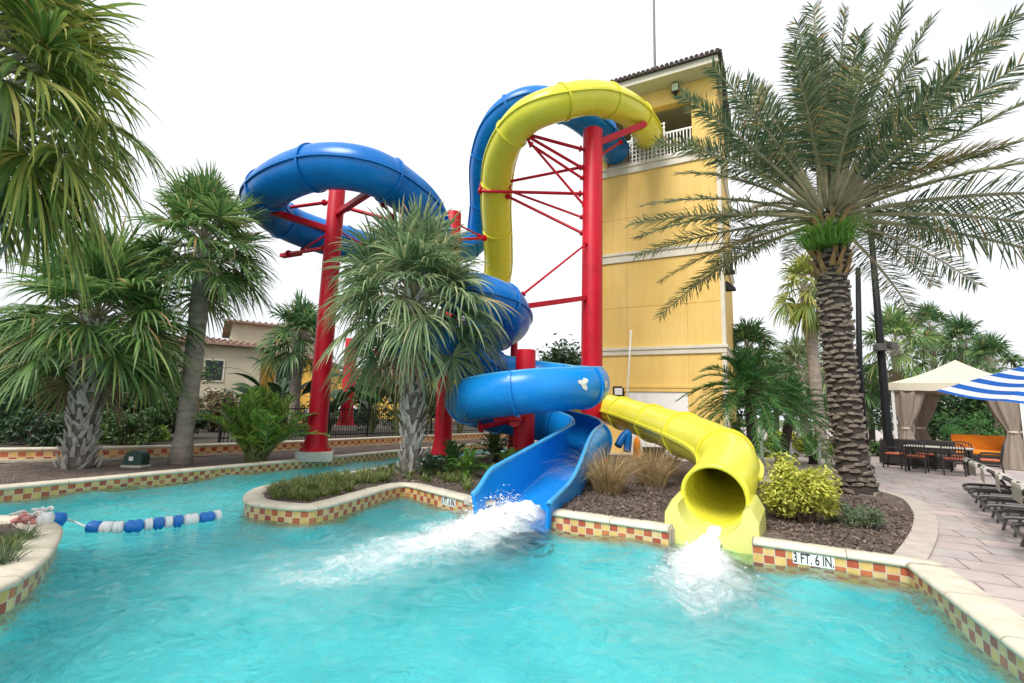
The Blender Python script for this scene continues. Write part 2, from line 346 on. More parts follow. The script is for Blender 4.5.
def mat_stripes():
    m, nt, p = newmat('striped_canvas'); L = nt.links.new
    uv = N(nt, 'ShaderNodeUVMap'); sx = N(nt, 'ShaderNodeSeparateXYZ'); L(uv.outputs[0], sx.inputs[0])
    a = N(nt, 'ShaderNodeMath', operation='FRACT'); L(sx.outputs[1], a.inputs[0])
    b = N(nt, 'ShaderNodeMath', operation='GREATER_THAN'); L(a.outputs[0], b.inputs[0]); b.inputs[1].default_value = .5
    mx = N(nt, 'ShaderNodeMix', data_type='RGBA'); L(b.outputs[0], mx.inputs['Factor']); mx.inputs['A'].default_value = (.01, .12, .50, 1); mx.inputs['B'].default_value = (.8, .82, .84, 1)
    L(mx.outputs['Result'], p.inputs['Base Color']); p.inputs['Roughness'].default_value = .85
    tr = N(nt, 'ShaderNodeBsdfTranslucent'); L(mx.outputs['Result'], tr.inputs['Color']); ms = N(nt, 'ShaderNodeMixShader'); ms.inputs[0].default_value = .35
    L(p.outputs[0], ms.inputs[1]); L(tr.outputs[0], ms.inputs[2]); L(ms.outputs[0], nt.nodes['Material Output'].inputs['Surface'])
    return m
M['stripes'] = mat_stripes()

M['lf_sabal'] = leafmat('sabal_leaf', [(0, (0.062, 0.138, 0.047)), (.5, (0.133, 0.256, 0.072)), (.85, (0.264, 0.410, 0.128)), (.955, (0.481, 0.533, 0.213)), (.985, (0.468, 0.324, 0.149)), (1, (0.390, 0.252, 0.115))])
M['lf_sabal_dk'] = leafmat('dark_sabal_leaf', [(0, (0.038, 0.100, 0.043)), (.55, (0.085, 0.188, 0.068)), (.9, (0.181, 0.311, 0.106)), (.955, (0.360, 0.421, 0.170)), (.985, (0.468, 0.324, 0.149)), (1, (0.390, 0.252, 0.115))])
M['lf_sabal_yel'] = leafmat('yellowing_sabal_leaf', [(0, (0.096, 0.178, 0.043)), (.45, (0.216, 0.311, 0.068)), (.8, (0.456, 0.488, 0.106)), (.95, (0.600, 0.554, 0.170)), (1, (0.600, 0.444, 0.148))])
M['lf_sabal_pale'] = leafmat('grey_green_sabal_leaf', [(0, (0.104, 0.174, 0.092)), (.5, (0.196, 0.300, 0.139)), (.85, (0.393, 0.485, 0.254)), (.955, (0.600, 0.600, 0.370)), (.985, (0.450, 0.338, 0.163)), (1, (0.375, 0.263, 0.125))])
M['lf_dead'] = leafmat('dead_frond', [(0, (.16, .11, .06)), (.6, (.28, .21, .13)), (1, (.36, .30, .2))], .2, .8)
M['lf_date'] = leafmat('date_leaf', [(0, (0.049, 0.099, 0.053)), (.5, (0.111, 0.173, 0.086)), (.85, (0.224, 0.269, 0.132)), (.955, (0.446, 0.383, 0.148)), (.985, (0.434, 0.280, 0.116)), (1, (0.362, 0.218, 0.089))])
M['lf_date_dry'] = leafmat('dry_date_leaf', [(0, (.16, .13, .04)), (.6, (.28, .22, .07)), (1, (.36, .28, .1))])
M['lf_pygmy'] = leafmat('pygmy_leaf', [(0, (0.028, 0.111, 0.028)), (.5, (0.055, 0.203, 0.046)), (1, (0.148, 0.333, 0.092))])
M['lf_areca'] = leafmat('areca_leaf', [(0, (0.074, 0.185, 0.028)), (.5, (0.166, 0.314, 0.046)), (.85, (0.296, 0.425, 0.074)), (1, (0.444, 0.480, 0.111))])
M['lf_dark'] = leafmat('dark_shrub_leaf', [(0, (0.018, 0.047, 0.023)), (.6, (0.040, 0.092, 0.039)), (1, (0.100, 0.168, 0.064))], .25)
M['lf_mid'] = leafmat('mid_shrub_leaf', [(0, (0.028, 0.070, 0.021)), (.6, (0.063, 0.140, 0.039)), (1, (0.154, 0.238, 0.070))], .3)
M['lf_lime'] = leafmat('lime_shrub_leaf', [(0, (.26, .31, .03)), (.5, (.52, .54, .07)), (1, (.74, .72, .20))], .3)
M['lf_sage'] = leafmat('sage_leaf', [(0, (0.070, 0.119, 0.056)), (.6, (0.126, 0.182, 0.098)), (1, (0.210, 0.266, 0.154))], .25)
M['lf_fern'] = leafmat('fresh_fern', [(0, (.05, .15, .015)), (.6, (.10, .26, .03)), (1, (.2, .36, .07))], .3)
M['lf_reddish'] = leafmat('russet_leaf', [(0, (0.084, 0.098, 0.042)), (.5, (0.182, 0.168, 0.084)), (1, (0.350, 0.210, 0.140))], .3)
M['grass_dry'] = leafmat('dry_grass', [(0, (0.252, 0.168, 0.084)), (.5, (0.462, 0.336, 0.168)), (.9, (0.644, 0.504, 0.280)), (1, (0.280, 0.280, 0.112))], .3, .7)
M['grass'] = leafmat('liriope', [(0, (.07, .12, .03)), (.5, (.15, .21, .05)), (.9, (.27, .30, .10)), (1, (.36, .31, .15))], .3, .6)
M['stem'] = plain('green_stem', (.13, .15, .05), .6, .25, 8)
M['petiole'] = plain('pale_petiole', (.27, .24, .14), .55, .3, 6)
M['twig'] = plain('twig', (.09, .06, .04), .9, .3, 9)

# ------------------------------------------------------------------ camera, world, light
cam = bpy.data.cameras.new('camera'); co = bpy.data.objects.new('camera', cam); COL.objects.link(co); S.camera = co
cam.sensor_width = 36; cam.lens = FOC / 1024 * 36; cam.clip_start = .05; cam.clip_end = 2000
from mathutils import Matrix
co.matrix_world = Matrix(((_R[0], _U[0], -_F[0], EYE[0]), (_R[1], _U[1], -_F[1], EYE[1]), (_R[2], _U[2], -_F[2], EYE[2]), (0, 0, 0, 1)))
W = bpy.data.worlds.new('World'); S.world = W; W.use_nodes = True; nt = W.node_tree
SUN_EL, SUN_AZ = rad(52), rad(215)      # azimuth clockwise from +Y
sk = N(nt, 'ShaderNodeTexSky', sky_type='NISHITA'); sk.sun_disc = False; sk.sun_elevation = SUN_EL; sk.sun_rotation = SUN_AZ; sk.dust_density = 6; sk.air_density = 1
hs = N(nt, 'ShaderNodeHueSaturation', Saturation=.12, Value=1.0); nt.links.new(sk.outputs[0], hs.inputs['Color'])
# thin even overcast over the sky, with faint cloud density changes
tcw = N(nt, 'ShaderNodeTexCoord'); nw = N(nt, 'ShaderNodeTexNoise', Scale=1.6, Detail=6.0, Roughness=.45); nt.links.new(tcw.outputs['Generated'], nw.inputs['Vector'])
rw = ramp(nt, [(.34, (6.5, 6.85, 7.4)), (.5, (7.6, 7.8, 8.1)), (.66, (9.0, 9.05, 9.15))]); nt.links.new(nw.outputs['Fac'], rw.inputs['Fac'])
mw = N(nt, 'ShaderNodeMix', data_type='RGBA'); mw.inputs['Factor'].default_value = .82
nt.links.new(hs.outputs[0], mw.inputs['A']); nt.links.new(rw.outputs[0], mw.inputs['B'])
nt.links.new(mw.outputs['Result'], nt.nodes['Background'].inputs['Color']); nt.nodes['Background'].inputs['Strength'].default_value = .085
sl = bpy.data.lights.new('sun', 'SUN'); sl.energy = 1.9; sl.angle = rad(24); sl.color = (1, .96, .9)
so = bpy.data.objects.new('sun', sl); COL.objects.link(so)
sd = Vector((math.sin(SUN_AZ) * math.cos(SUN_EL), math.cos(SUN_AZ) * math.cos(SUN_EL), math.sin(SUN_EL)))
so.rotation_euler = (-sd).to_track_quat('-Z', 'Y').to_euler()
S.view_settings.view_transform = 'Standard'; S.view_settings.look = 'None'; S.view_settings.exposure = .88; S.view_settings.gamma = 1
S.render.engine = 'CYCLES'
try:
    S.cycles.use_denoising = True; S.cycles.denoiser = 'OPENIMAGEDENOISE'; S.cycles.denoising_input_passes = 'RGB_ALBEDO_NORMAL'
except Exception: pass
S.cycles.max_bounces = 8; S.cycles.transparent_max_bounces = 8

# ------------------------------------------------------------------ ground, water, banks
WZ = -.205
g = struct(bobj('ground', [(-400, -60, -1.4), (400, -60, -1.4), (400, 700, -1.4), (-400, 700, -1.4)], [(0, 1, 2, 3)], M['lawn']))
def g2(*pts): return np.array([G(x, y)[:2] for x, y in pts])
FRONT_A = np.vstack([g2((262, 486), (250, 490), (243, 496), (247, 502), (270, 506), (300, 508), (322, 506.5)), g2((358, 497), (385, 489), (403, 485), (412, 486)), g2((440, 493), (481, 503))])
FRONT_A = resample(smooth_path(FRONT_A, 6), .08)
FRONT_B = resample(g2((548, 512), (668, 529)), .1)
FRONT_C = g2((752, 541), (906, 563)); FRONT_C = resample(np.vstack([FRONT_C, FRONT_C[1] + (FRONT_C[1] - FRONT_C[0]) / np.linalg.norm(FRONT_C[1] - FRONT_C[0]) * .3]), .1)
RIGHT = resample(np.vstack([g2((906, 563)), g2((1024, 655)), g2((1024, 655)) + (g2((1024, 655)) - g2((906, 563))) * 2.2]), .1)
BACK_ISL = resample(smooth_path(np.vstack([g2((262, 486)), g2((300, 480)), g2((361, 470)), g2((410, 463)), g2((470, 456)), g2((530, 450))]), 6), .12)
W1P = resample(smooth_path(np.vstack([[-9.3, 5.5], g2((-40, 491)), g2((0, 487.5)), g2((100, 478.5)), g2((200, 469)), g2((300, 460)), g2((400, 450.5)), g2((470, 444.5)), g2((540, 441))]), 6), .12)
W2P = resample(smooth_path(np.vstack([[-15, 9.5], g2((0, 461)), g2((150, 457)), g2((300, 449.5)), g2((440, 441)), g2((520, 437))]), 6), .15)
L3P = resample(smooth_path(np.vstack([[-8.5, 5.9], g2((0, 515.5)), g2((40, 517)), g2((58, 523)), g2((63, 532)), g2((50, 555)), g2((28, 573)), g2((0, 588)), [-3.6, 2.4]]), 6), .08)

def pool_wall(path, side, label, width=.3, mat='tiles', z=0.0, depth=.52, group='tiled pool walls', name='pool_wall', tile_top=-.045, par=None, half_row=0):
    """side=+1: the water lies left of the path direction"""
    path = np.asarray(path)[:, :2]
    c = path.mean(0); t = par or thing(name, (c[0], c[1], z), label, 'pool wall', group)
    face = offset(path, -side * .025)
    s = np.r_[0, np.cumsum(np.linalg.norm(np.diff(face, axis=0), axis=1))]
    n = len(face); z1, z0 = z + tile_top, z - depth
    v = np.vstack([np.c_[face, np.full(n, z1)], np.c_[face, np.full(n, z0)]])
    u0 = round(s[-1] / .115) and 0
    uv = np.vstack([np.c_[s + u0, np.full(n, 22.99), ], np.c_[s + u0, np.full(n, 22.99 - (z1 - z0))]])
    f = [(i, i + 1, n + i + 1, n + i) for i in range(n - 1)]
    b = MB(); b.add(v, f, uv); obj('tile_band', b, M[mat], t)
    if depth > .4:
        b = MB(); lo_ = offset(path, -side * .028); b.add(np.vstack([np.c_[lo_, np.full(n, z0 + .01)], np.c_[lo_, np.full(n, -1.345)]]), f); obj('plaster_skirt', b, M['pool_plaster'], t)
    # bull-nosed coping
    prof = [(0.03, -.055), (.004, -.045), (-.004, -.025), (.004, -.005), (.03, .012), (width * .5, .018), (width - .01, .012), (width, 0), (width, -.05)]
    V = []
    for d, h in prof: V.append(np.c_[offset(path, -side * d), np.full(n, z + h)])
    V = np.concatenate(V); k = len(prof)
    f = [(j * n + i, j * n + i + 1, (j + 1) * n + i + 1, (j + 1) * n + i) for j in range(k - 1) for i in range(n - 1)]
    f += [tuple(j * n for j in range(k)), tuple(j * n + n - 1 for j in range(k))]
    b = MB(); b.add(V, f, np.concatenate([np.c_[s, np.full(n, .01 + d)] for d, h in prof])); obj('coping', b, M['coping'], t, smooth=True)
    return t

from mathutils.geometry import delaunay_2d_cdt
def inside_many(P, poly):
    x, y = P[:, 0], P[:, 1]; c = np.zeros(len(P), bool); q = np.asarray(poly); j = len(q) - 1
    for i in range(len(q)):
        m_ = (q[i][1] > y) != (q[j][1] > y)
        with np.errstate(divide='ignore', invalid='ignore'): c ^= m_ & (x < (q[j][0] - q[i][0]) * (y - q[i][1]) / (q[j][1] - q[i][1]) + q[i][0])
        j = i
    return c
def sheet(name, poly, z, mat, step=.2, amp=.03, seed=0, skirt=None, grid=True):
    poly = np.asarray(poly)[:, :2]; keep = np.r_[True, np.linalg.norm(np.diff(poly, axis=0), axis=1) > .004]; poly = poly[keep]; n = len(poly)
    vs = [Vector((float(a), float(b_))) for a, b_ in poly]
    if grid:
        lo, hi = poly.min(0), poly.max(0); gx, gy = np.meshgrid(np.arange(lo[0], hi[0], step), np.arange(lo[1], hi[1], step)); Q = np.stack([gx.ravel(), gy.ravel()], 1) + rng.normal(0, step * .12, (gx.size, 2))
        Q = Q[inside_many(Q, poly)]; vs += [Vector((float(a), float(b_))) for a, b_ in Q]
    V, E_, F_, _a, _b, _c2 = delaunay_2d_cdt(vs, [(i, (i + 1) % n) for i in range(n)], [], 0, 1e-5)
    V = np.array([v[:] for v in V]); cen = np.array([V[list(f_)].mean(0) for f_ in F_]); ok = inside_many(cen, poly); F_ = [f_ for f_, k in zip(F_, ok) if k]
    zz_ = np.full(len(V), z)
    if grid: zz_ = z + np.array([amp * (mnoise.noise(Vector((x * 1.7 + seed, y * 1.7, 0))) + .6) for x, y in V]) * (np.arange(len(V)) >= n)
    b = MB(); b.add(np.c_[V, zz_], F_)
    if skirt is not None: b.add(np.vstack([np.c_[poly, np.full(n, z)], np.c_[poly, np.full(n, skirt)]]), [(i, n + i, n + (i + 1) % n, (i + 1) % n) for i in range(n)])
    return obj(name, b, mat, smooth=grid)

# land slabs (tops at about z=0), butting against the wall faces
# pits in the bank under the two slide exits
FL_U = np.array([-.385, -.923]); FL_N = np.array([.923, -.385])            # blue flume run and its right-hand side
NOTCH_B = [np.array([.06, 7.5]) - FL_U * 3.1 - FL_N * .64, np.array([.06, 7.5]) - FL_U * 3.1 + FL_N * .60]
_c = np.array([2.52, 6.30]); _n = np.array([.51, .86])
NOTCH_Y = [FRONT_B[-1] + _n * 1.0 + np.array([.08, -.04]), FRONT_C[0] + _n * 1.0 + np.array([.10, -.05])]
land = np.vstack([offset(FRONT_A, .06), NOTCH_B, offset(FRONT_B, .06), NOTCH_Y, offset(FRONT_C, .06), offset(RIGHT, .06)[3:],
                  [[40, -8], [60, 80], [1.2, 60]], offset(BACK_ISL, -.06)[::-1][:-3]])
struct(sheet('patio', land, -.035, M['deck'], skirt=-1.36, grid=False))
bank = np.vstack([offset(W1P, .06), [[3, 40], [-80, 60], [-60, 5]]])
struct(sheet('ground_bank', bank, -.05, M['soil'], skirt=-1.36, grid=False))
isl3 = offset(L3P, -.06); isl3 = np.vstack([isl3, [[-9, 2]]])
struct(sheet('ground_islet', isl3, -.05, M['soil'], skirt=-1.36, grid=False))
upper = np.vstack([offset(W2P, .06), [[6, 60], [-90, 60], [-60, 8]]])
struct(sheet('ground_terrace', upper, .20, M['soil'], skirt=-.049, grid=False))

pool_wall(FRONT_A, -1, 'tiled pool wall with cream coping curving round the planted island tip left of the blue slide')
pool_wall(FRONT_B, -1, 'short tiled pool wall between the blue slide exit and the yellow slide mouth')
pool_wall(FRONT_C, -1, 'tiled pool wall right of the yellow slide mouth carrying a depth mark', width=.27)
pool_wall(RIGHT, -1, 'tiled pool wall running toward the viewer along the stone patio', width=.34)
pool_wall(BACK_ISL, 1, 'cream coped channel wall along the back of the planted island', width=.22)
pool_wall(W1P, -1, 'long tiled channel wall below the mulch bed of the left palms', width=.26)
pool_wall(L3P, 1, 'curved tiled wall of the small islet at the left edge', width=.3)
pool_wall(W2P, -1, 'low raised tiled wall behind the left palms in front of the iron fence', width=.26, z=.27, depth=.30, mat='tiles_small', tile_top=-.05)
# thin pale footing strip of the raised wall
n = len(W2P); b = MB(); a1, a2 = offset(W2P, -.1), offset(W2P, .02)
b.add(np.vstack([np.c_[a1, np.full(n, -.03)], np.c_[a2, np.full(n, -.03)], np.c_[a1, np.full(n, .03)], np.c_[a2, np.full(n, .03)]]),
      [q for i in range(n - 1) for q in ((2 * n + i, 2 * n + i + 1, 3 * n + i + 1, 3 * n + i), (i, i + 1, 2 * n + i + 1, 2 * n + i))])
struct(obj('kerb', b, M['coping_plain']))

# mulch sheets with slight relief
CURB_IN = resample(smooth_path(np.vstack([g2((893, 556)), g2((905, 541)), g2((912, 528)), g2((913, 513)), g2((902, 499)), g2((877, 491)), g2((850, 486)), g2((815, 484)), g2((780, 482)), g2((745, 480))]), 6), .1)
bed = np.vstack([offset(FRONT_A, .22)[:], NOTCH_B, offset(FRONT_B, .22), NOTCH_Y, offset(FRONT_C, .22)[:-6], CURB_IN, g2((716, 474)), g2((700, 462)), g2((640, 456)), g2((560, 453)), offset(BACK_ISL, -.17)[::-1][:-1]])
struct(sheet('ground_mulch', bed, -.028, M['mulch'], .2, .05))
bedL = np.vstack([offset(W1P, .2), offset(W2P, -.05)[::-1]])
struct(sheet('ground_mulch', bedL, -.046, M['mulch'], .3, .04, 5))
struct(sheet('ground_mulch', np.vstack([offset(L3P, -.22), [[-9, 2.6]]]), -.046, M['mulch'], .3, .06, 9))
# flush pinkish kerb round the right bed
n = len(CURB_IN); V = np.vstack([np.c_[CURB_IN, np.full(n, -.03)], np.c_[CURB_IN, np.full(n, .012)], np.c_[offset(CURB_IN, -.27), np.full(n, .004)], np.c_[offset(CURB_IN, -.27), np.full(n, -.034)]])
struct(bobj('kerb', V, [(j * n + i, (j + 1) * n + i, (j + 1) * n + i + 1, j * n + i + 1) for j in range(3) for i in range(n - 1)], M['kerb']))

# loose chips so that the near mulch has real relief
def inside(p, poly):
    x, y = p; c = False; n = len(poly); j = n - 1
    for i in range(n):
        if (poly[i][1] > y) != (poly[j][1] > y) and x < (poly[j][0] - poly[i][0]) * (y - poly[i][1]) / (poly[j][1] - poly[i][1]) + poly[i][0]: c = not c
        j = i
    return c
b = MB()
def chips(poly, lo, hi, cnt, z):
    k = 0
    bb = np.asarray(poly)
    while k < cnt:
        p = rng.uniform(lo, hi)
        if not inside(p, bb) or np.hypot(p[0] - 2.62, p[1] - 6.45) < .85 or np.hypot(p[0] - .1, p[1] - 7.6) < .75: continue
        k += 1
        l, w, a, t1 = rng.uniform(.012, .038), rng.uniform(.004, .011), rng.uniform(0, 6.28), rng.normal(0, .35)
        d = np.array([math.cos(a) * math.cos(t1), math.sin(a) * math.cos(t1), math.sin(t1)]); s = np.array([-math.sin(a), math.cos(a), rng.normal(0, .3)])
        c = np.array([p[0], p[1], z + rng.uniform(.03, .07)])
        b.add([c - d * l - s * w, c + d * l - s * w, c + d * l * .9 + s * w, c - d * l * .9 + s * w], [(0, 1, 2, 3)])
chips(bed, (.6, 5.4), (6.6, 10.5), 11000, -.028)
chips(bed, (-2.6, 7.5), (1, 11), 2000, -.028)
tag(obj('mulch', b, M['chip']), 'loose brown bark chips over the planting beds', 'mulch', kind='stuff')

struct(bobj('pool_floor', [(-32, -8, -1.34), (12, -8, -1.34), (12, 26, -1.34), (-32, 26, -1.34)], [(0, 1, 2, 3)], M['pool_plaster']))
# water with real waves; foam attribute = how aerated the water is
def along(path, pts):
    path = np.asarray(path, float); best = np.full(len(pts), 1e9); tt = np.zeros(len(pts))
    L = np.r_[0, np.cumsum(np.linalg.norm(np.diff(path, axis=0), axis=1))]
    for i in range(len(path) - 1):
        a, d = path[i], path[i + 1] - path[i]; l = np.linalg.norm(d)
        t = np.clip(((pts - a) @ d) / (l * l), 0, 1); q = a + t[:, None] * d; r = np.linalg.norm(pts - q, axis=1)
        m = r < best; best[m] = r[m]; tt[m] = (L[i] + t[m] * l) / L[-1]
    return best, tt
def wpt(*p): return np.array([G(x, y, WZ)[:2] for x, y in p])
FO_B = wpt((520, 507), (490, 523), (450, 540), (400, 553), (330, 568))
FO_Y = wpt((703, 548), (703, 566), (698, 592))
FO = [(FO_B, .44, .95, 1.15, .40), (FO_Y, .24, .62, 1.15, .52),
      (wpt((655, 585), (700, 572), (760, 583), (785, 610)), .12, .2, .25, .15), (wpt((690, 590), (650, 612), (600, 600)), .1, .3, .16, .08),
      (wpt((330, 568), (250, 600), (120, 590)), .4, .6, .18, .05), (wpt((360, 560), (420, 575), (480, 565)), .2, .3, .22, .12),
      (wpt((700, 590), (720, 625), (640, 640)), .25, .4, .20, .10)]
def foam_at(P):
    f = np.zeros(len(P))
    for path, w0, w1, a0, a1 in FO:
        r, t = along(path, P); w = w0 + (w1 - w0) * t; a = a0 + (a1 - a0) * t
        f = np.maximum(f, a * np.exp(-(r / w) ** 2))
    return f
def water_grid(xs, ys):
    X, Y = np.meshgrid(xs, ys); P = np.stack([X.ravel(), Y.ravel()], 1)
    f = foam_at(P)
    z = np.zeros(len(P))
    for i in range(26):
        a = rng.uniform(0, 6.28); k = rng.uniform(1.6, 9.0); amp = .0065 / (k ** .8)
        z += amp * np.sin(P[:, 0] * k * math.cos(a) + P[:, 1] * k * math.sin(a) + rng.uniform(0, 6.28) + .8 * np.sin(P[:, 0] * .9 + i) + .8 * np.cos(P[:, 1] * 1.1 + i))
    nz = np.array([mnoise.fractal(Vector((x * 3.2, y * 3.2, 3)), 1.0, 2.1, 5) for x, y in P])
    z = z * 3.4 + nz * (.013 + .13 * np.clip(f, 0, 1) ** 1.3) + .10 * np.clip(f - .25, 0, 1)
    nx, ny = len(xs), len(ys)
    F_ = [(j * nx + i, j * nx + i + 1, (j + 1) * nx + i + 1, (j + 1) * nx + i) for j in range(ny - 1) for i in range(nx - 1)]
    return np.c_[P, WZ + z], F_, f
xs = np.r_[np.linspace(-30, -9.2, 24), np.arange(-9, 5.5, .055), np.linspace(5.6, 9, 6)]
ys = np.r_[np.linspace(-6, 1.4, 8), np.arange(1.5, 10, .055), np.arange(10, 24, .18)]
v, f, fo = water_grid(xs, ys)
b = MB(); b.add(v, f); o = struct(obj('water', b, M['water'], smooth=True))
at = o.data.attributes.new('foam', 'FLOAT', 'POINT'); at.data.foreach_set('value', fo.astype(np.float32))

# ------------------------------------------------------------------ splashes
ico = bmesh.new(); bmesh.ops.create_icosphere(ico, subdivisions=2, radius=1); ICV = np.array([v.co[:] for v in ico.verts]); ICF = [tuple(v.index for v in f.verts) for f in ico.faces]; ico.free()
def splash(label, path, spread, height, cnt, big, cat='splash'):
    t = thing('water_splash', (path[0][0], path[0][1], WZ), label, cat)
    b = MB(); P = resample(path, .02); n = len(P)
    for k in range(cnt):
        u = rng.beta(1.1, 2.5); i = min(n - 1, int(u * n)); w = spread * (.35 + .9 * u)
        c = P[i] + np.r_[rng.normal(0, w, 2) * .5, 0]
        h = height * (1 - u) ** .8 * abs(rng.normal(0, .55)); c = np.array([c[0], c[1], c[2] + h])
        r = big * rng.lognormal(-1.1, .6) * (1 - .4 * u)
        q = ICV * np.array([1, 1, .75]) * r
        q = q * (1 + .25 * np.sin(ICV @ rng.normal(0, 3, 3) + rng.uniform(0, 6)))[:, None]
        b.add(q + c, ICF)
    obj('droplets', b, M['white_drop'], t, smooth=True)
    return t
def jet(t, path, w0, w1, h0, h1):
    """rough tongue of white water sliding off the flume lip"""
    P = resample(path, .03); n = len(P); m = 25; V = []
    T = np.gradient(P, axis=0); T /= np.linalg.norm(T, axis=1)[:, None]
    for i in range(n):
        sd_ = np.cross(T[i], [0, 0, 1]); sd_ /= np.linalg.norm(sd_); u = i / (n - 1); w = w0 + (w1 - w0) * u; h = h0 + (h1 - h0) * u
        for j in range(m):
            q = (j / (m - 1)) * 2 - 1
            p = P[i] + sd_ * q * w * (1 + .15 * mnoise.noise(Vector((u * 6, q * 2, 1)))); e = (1 - q * q) ** .5 if abs(q) < 1 else 0
            nz = mnoise.fractal(Vector((p[0] * 7, p[1] * 7, 2)), .9, 2.1, 6)
            n2_ = mnoise.fractal(Vector((p[0] * 21, p[1] * 21, 7)), .8, 2.2, 4)
            V.append(p + np.array([0, 0, h * e * math.sin(math.pi * min(1, .25 + .75 * u)) * (.55 + .9 * nz + .35 * n2_) - .05 * (1 - e) - .05 * u]))
    f = [(i * m + j, i * m + j + 1, (i + 1) * m + j + 1, (i + 1) * m + j) for i in range(n - 1) for j in range(m - 1)]
    bobj('jet', V, f, M['white_drop'], t, smooth=True)

# ------------------------------------------------------------------ slides
def frames(P):
    T = np.gradient(P, axis=0); T /= np.linalg.norm(T, axis=1)[:, None]
    Sd = np.cross(T, [0, 0, 1.0]); Sd /= np.linalg.norm(Sd, axis=1)[:, None]
    return T, Sd, np.cross(Sd, T)
def closed_tube(mb, P, R, th=.035, n=40, a0=-180, a1=180):
    """shell swept along P; angles from straight down; full circle when a0..a1 spans 360"""
    T, Sd, Up = frames(P); m = len(P)
    A0 = np.full(m, a0) if np.isscalar(a0) else a0; A1 = np.full(m, a1) if np.isscalar(a1) else a1
    RR = np.full(m, R) if np.isscalar(R) else R
    full = np.isscalar(a0) and a1 - a0 >= 359
    V = []
    for i in range(m):
        a = np.radians(np.linspace(A0[i], A1[i], n, endpoint=not full))
        o = np.sin(a)[:, None] * Sd[i] - np.cos(a)[:, None] * Up[i]
        V.append(P[i] + o * RR[i]); V.append(P[i] + o * (RR[i] - th))
    V = np.concatenate(V); f = []
    K = n if full else n - 1
    for i in range(m - 1):
        b0, b1 = i * 2 * n, (i + 1) * 2 * n
        for k in range(K):
            k2 = (k + 1) % n
            f.append((b0 + k, b0 + k2, b1 + k2, b1 + k)); f.append((b0 + n + k, b1 + n + k, b1 + n + k2, b0 + n + k2))
        if not full:
            f.append((b0, b1, b1 + n, b0 + n)); f.append((b0 + n - 1, b0 + 2 * n - 1, b1 + 2 * n - 1, b1 + n - 1))
    for i in (0, m - 1):
        b0 = i * 2 * n
        for k in range(K):
            k2 = (k + 1) % n; q = (b0 + k, b0 + n + k, b0 + n + k2, b0 + k2); f.append(q if i == 0 else q[::-1])
    mb.add(V, f); return mb
def rail(mb, P, R, ang, w=.05, h=.028):
    """flange strip following the shell at one angle"""
    T, Sd, Up = frames(P); m = len(P); V = []
    A = np.full(m, ang) if np.isscalar(ang) else ang; RR = np.full(m, R) if np.isscalar(R) else R
    for i in range(m):
        a = math.radians(A[i]); o = math.sin(a) * Sd[i] - math.cos(a) * Up[i]; t = math.cos(a) * Sd[i] + math.sin(a) * Up[i]
        for d, e in ((-.04, -h), (w, -h), (w, h), (-.04, h)): V.append(P[i] + o * (RR[i] + d) + t * e)
    f = [(i * 4 + k, i * 4 + (k + 1) % 4, (i + 1) * 4 + (k + 1) % 4, (i + 1) * 4 + k) for i in range(m - 1) for k in range(4)]
    f += [(3, 2, 1, 0), tuple((m - 1) * 4 + k for k in range(4))]
    mb.add(V, f); return mb
def flanges(P, R, every, mat, parent, a0=-180, a1=180, start=.8, w=.07, out=.045):
    s = np.r_[0, np.cumsum(np.linalg.norm(np.diff(P, axis=0), axis=1))]
    x = start
    while x < s[-1] - .2:
        q = np.stack([np.interp([x - w / 2, x, x + w / 2], s, P[:, k]) for k in range(3)], 1)
        i = int(np.searchsorted(s, x)); i = min(max(i, 1), len(P) - 2); Ri = R if np.isscalar(R) else float(R[i])
        A0 = a0 if np.isscalar(a0) else float(a0[i]); A1 = a1 if np.isscalar(a1) else float(a1[i])
        b = MB(); closed_tube(b, q, Ri + out, .04, 40, A0, A1)
        obj('flange_ring', b, mat, parent, smooth=False)
        x += every

TR = .56
# --- yellow slide
yp = [D(650, 141, 19.4), D(648, 136, 18.4), D(643, 124, 17.3), D(626, 108, 16.0), D(595, 98, 14.9), D(557, 104, 14.3), D(522, 121, 14.7), D(501, 156, 15.9), D(496, 200, 17.4), D(498, 240, 18.8), D(498, 272, 20.0),
      D(490, 305, 20.9), D(468, 340, 20.6), D(446, 368, 19.2), D(450, 384, 17.8), D(490, 392, 16.8), D(545, 398, 16.5), D(592, 406, 16.2), D(622, 413, 14.6), D(655, 424, 12.4),
      D(690, 437, 10.2), D(717, 450, 8.9), D(729, 464, 8.05), D(724, 481, 7.35), D(714, 497, 6.75)]
YP = resample(smooth_path(yp, 10), .12)
YR = np.interp(np.linspace(0, 1, len(YP)), [0, .62, .78, 1], [.56, .55, .47, .45]) - .01
s_y = thing('water_slide', (YP[0][0], YP[0][1], 0), 'yellow enclosed tube slide looping off the tower and opening into the pool', 'water slide')
b = MB(); closed_tube(b, YP, YR, .05); obj('tube', b, M['yellow'], s_y, smooth=True)
for a in (-90, 90):
    b = MB(); rail(b, YP[:-8], YR[:-8], a); obj('seam_flange', b, M['yellow'], s_y)
flanges(YP[:-10], YR[:-10], 2.05, M['yellow'], s_y, start=1.0)
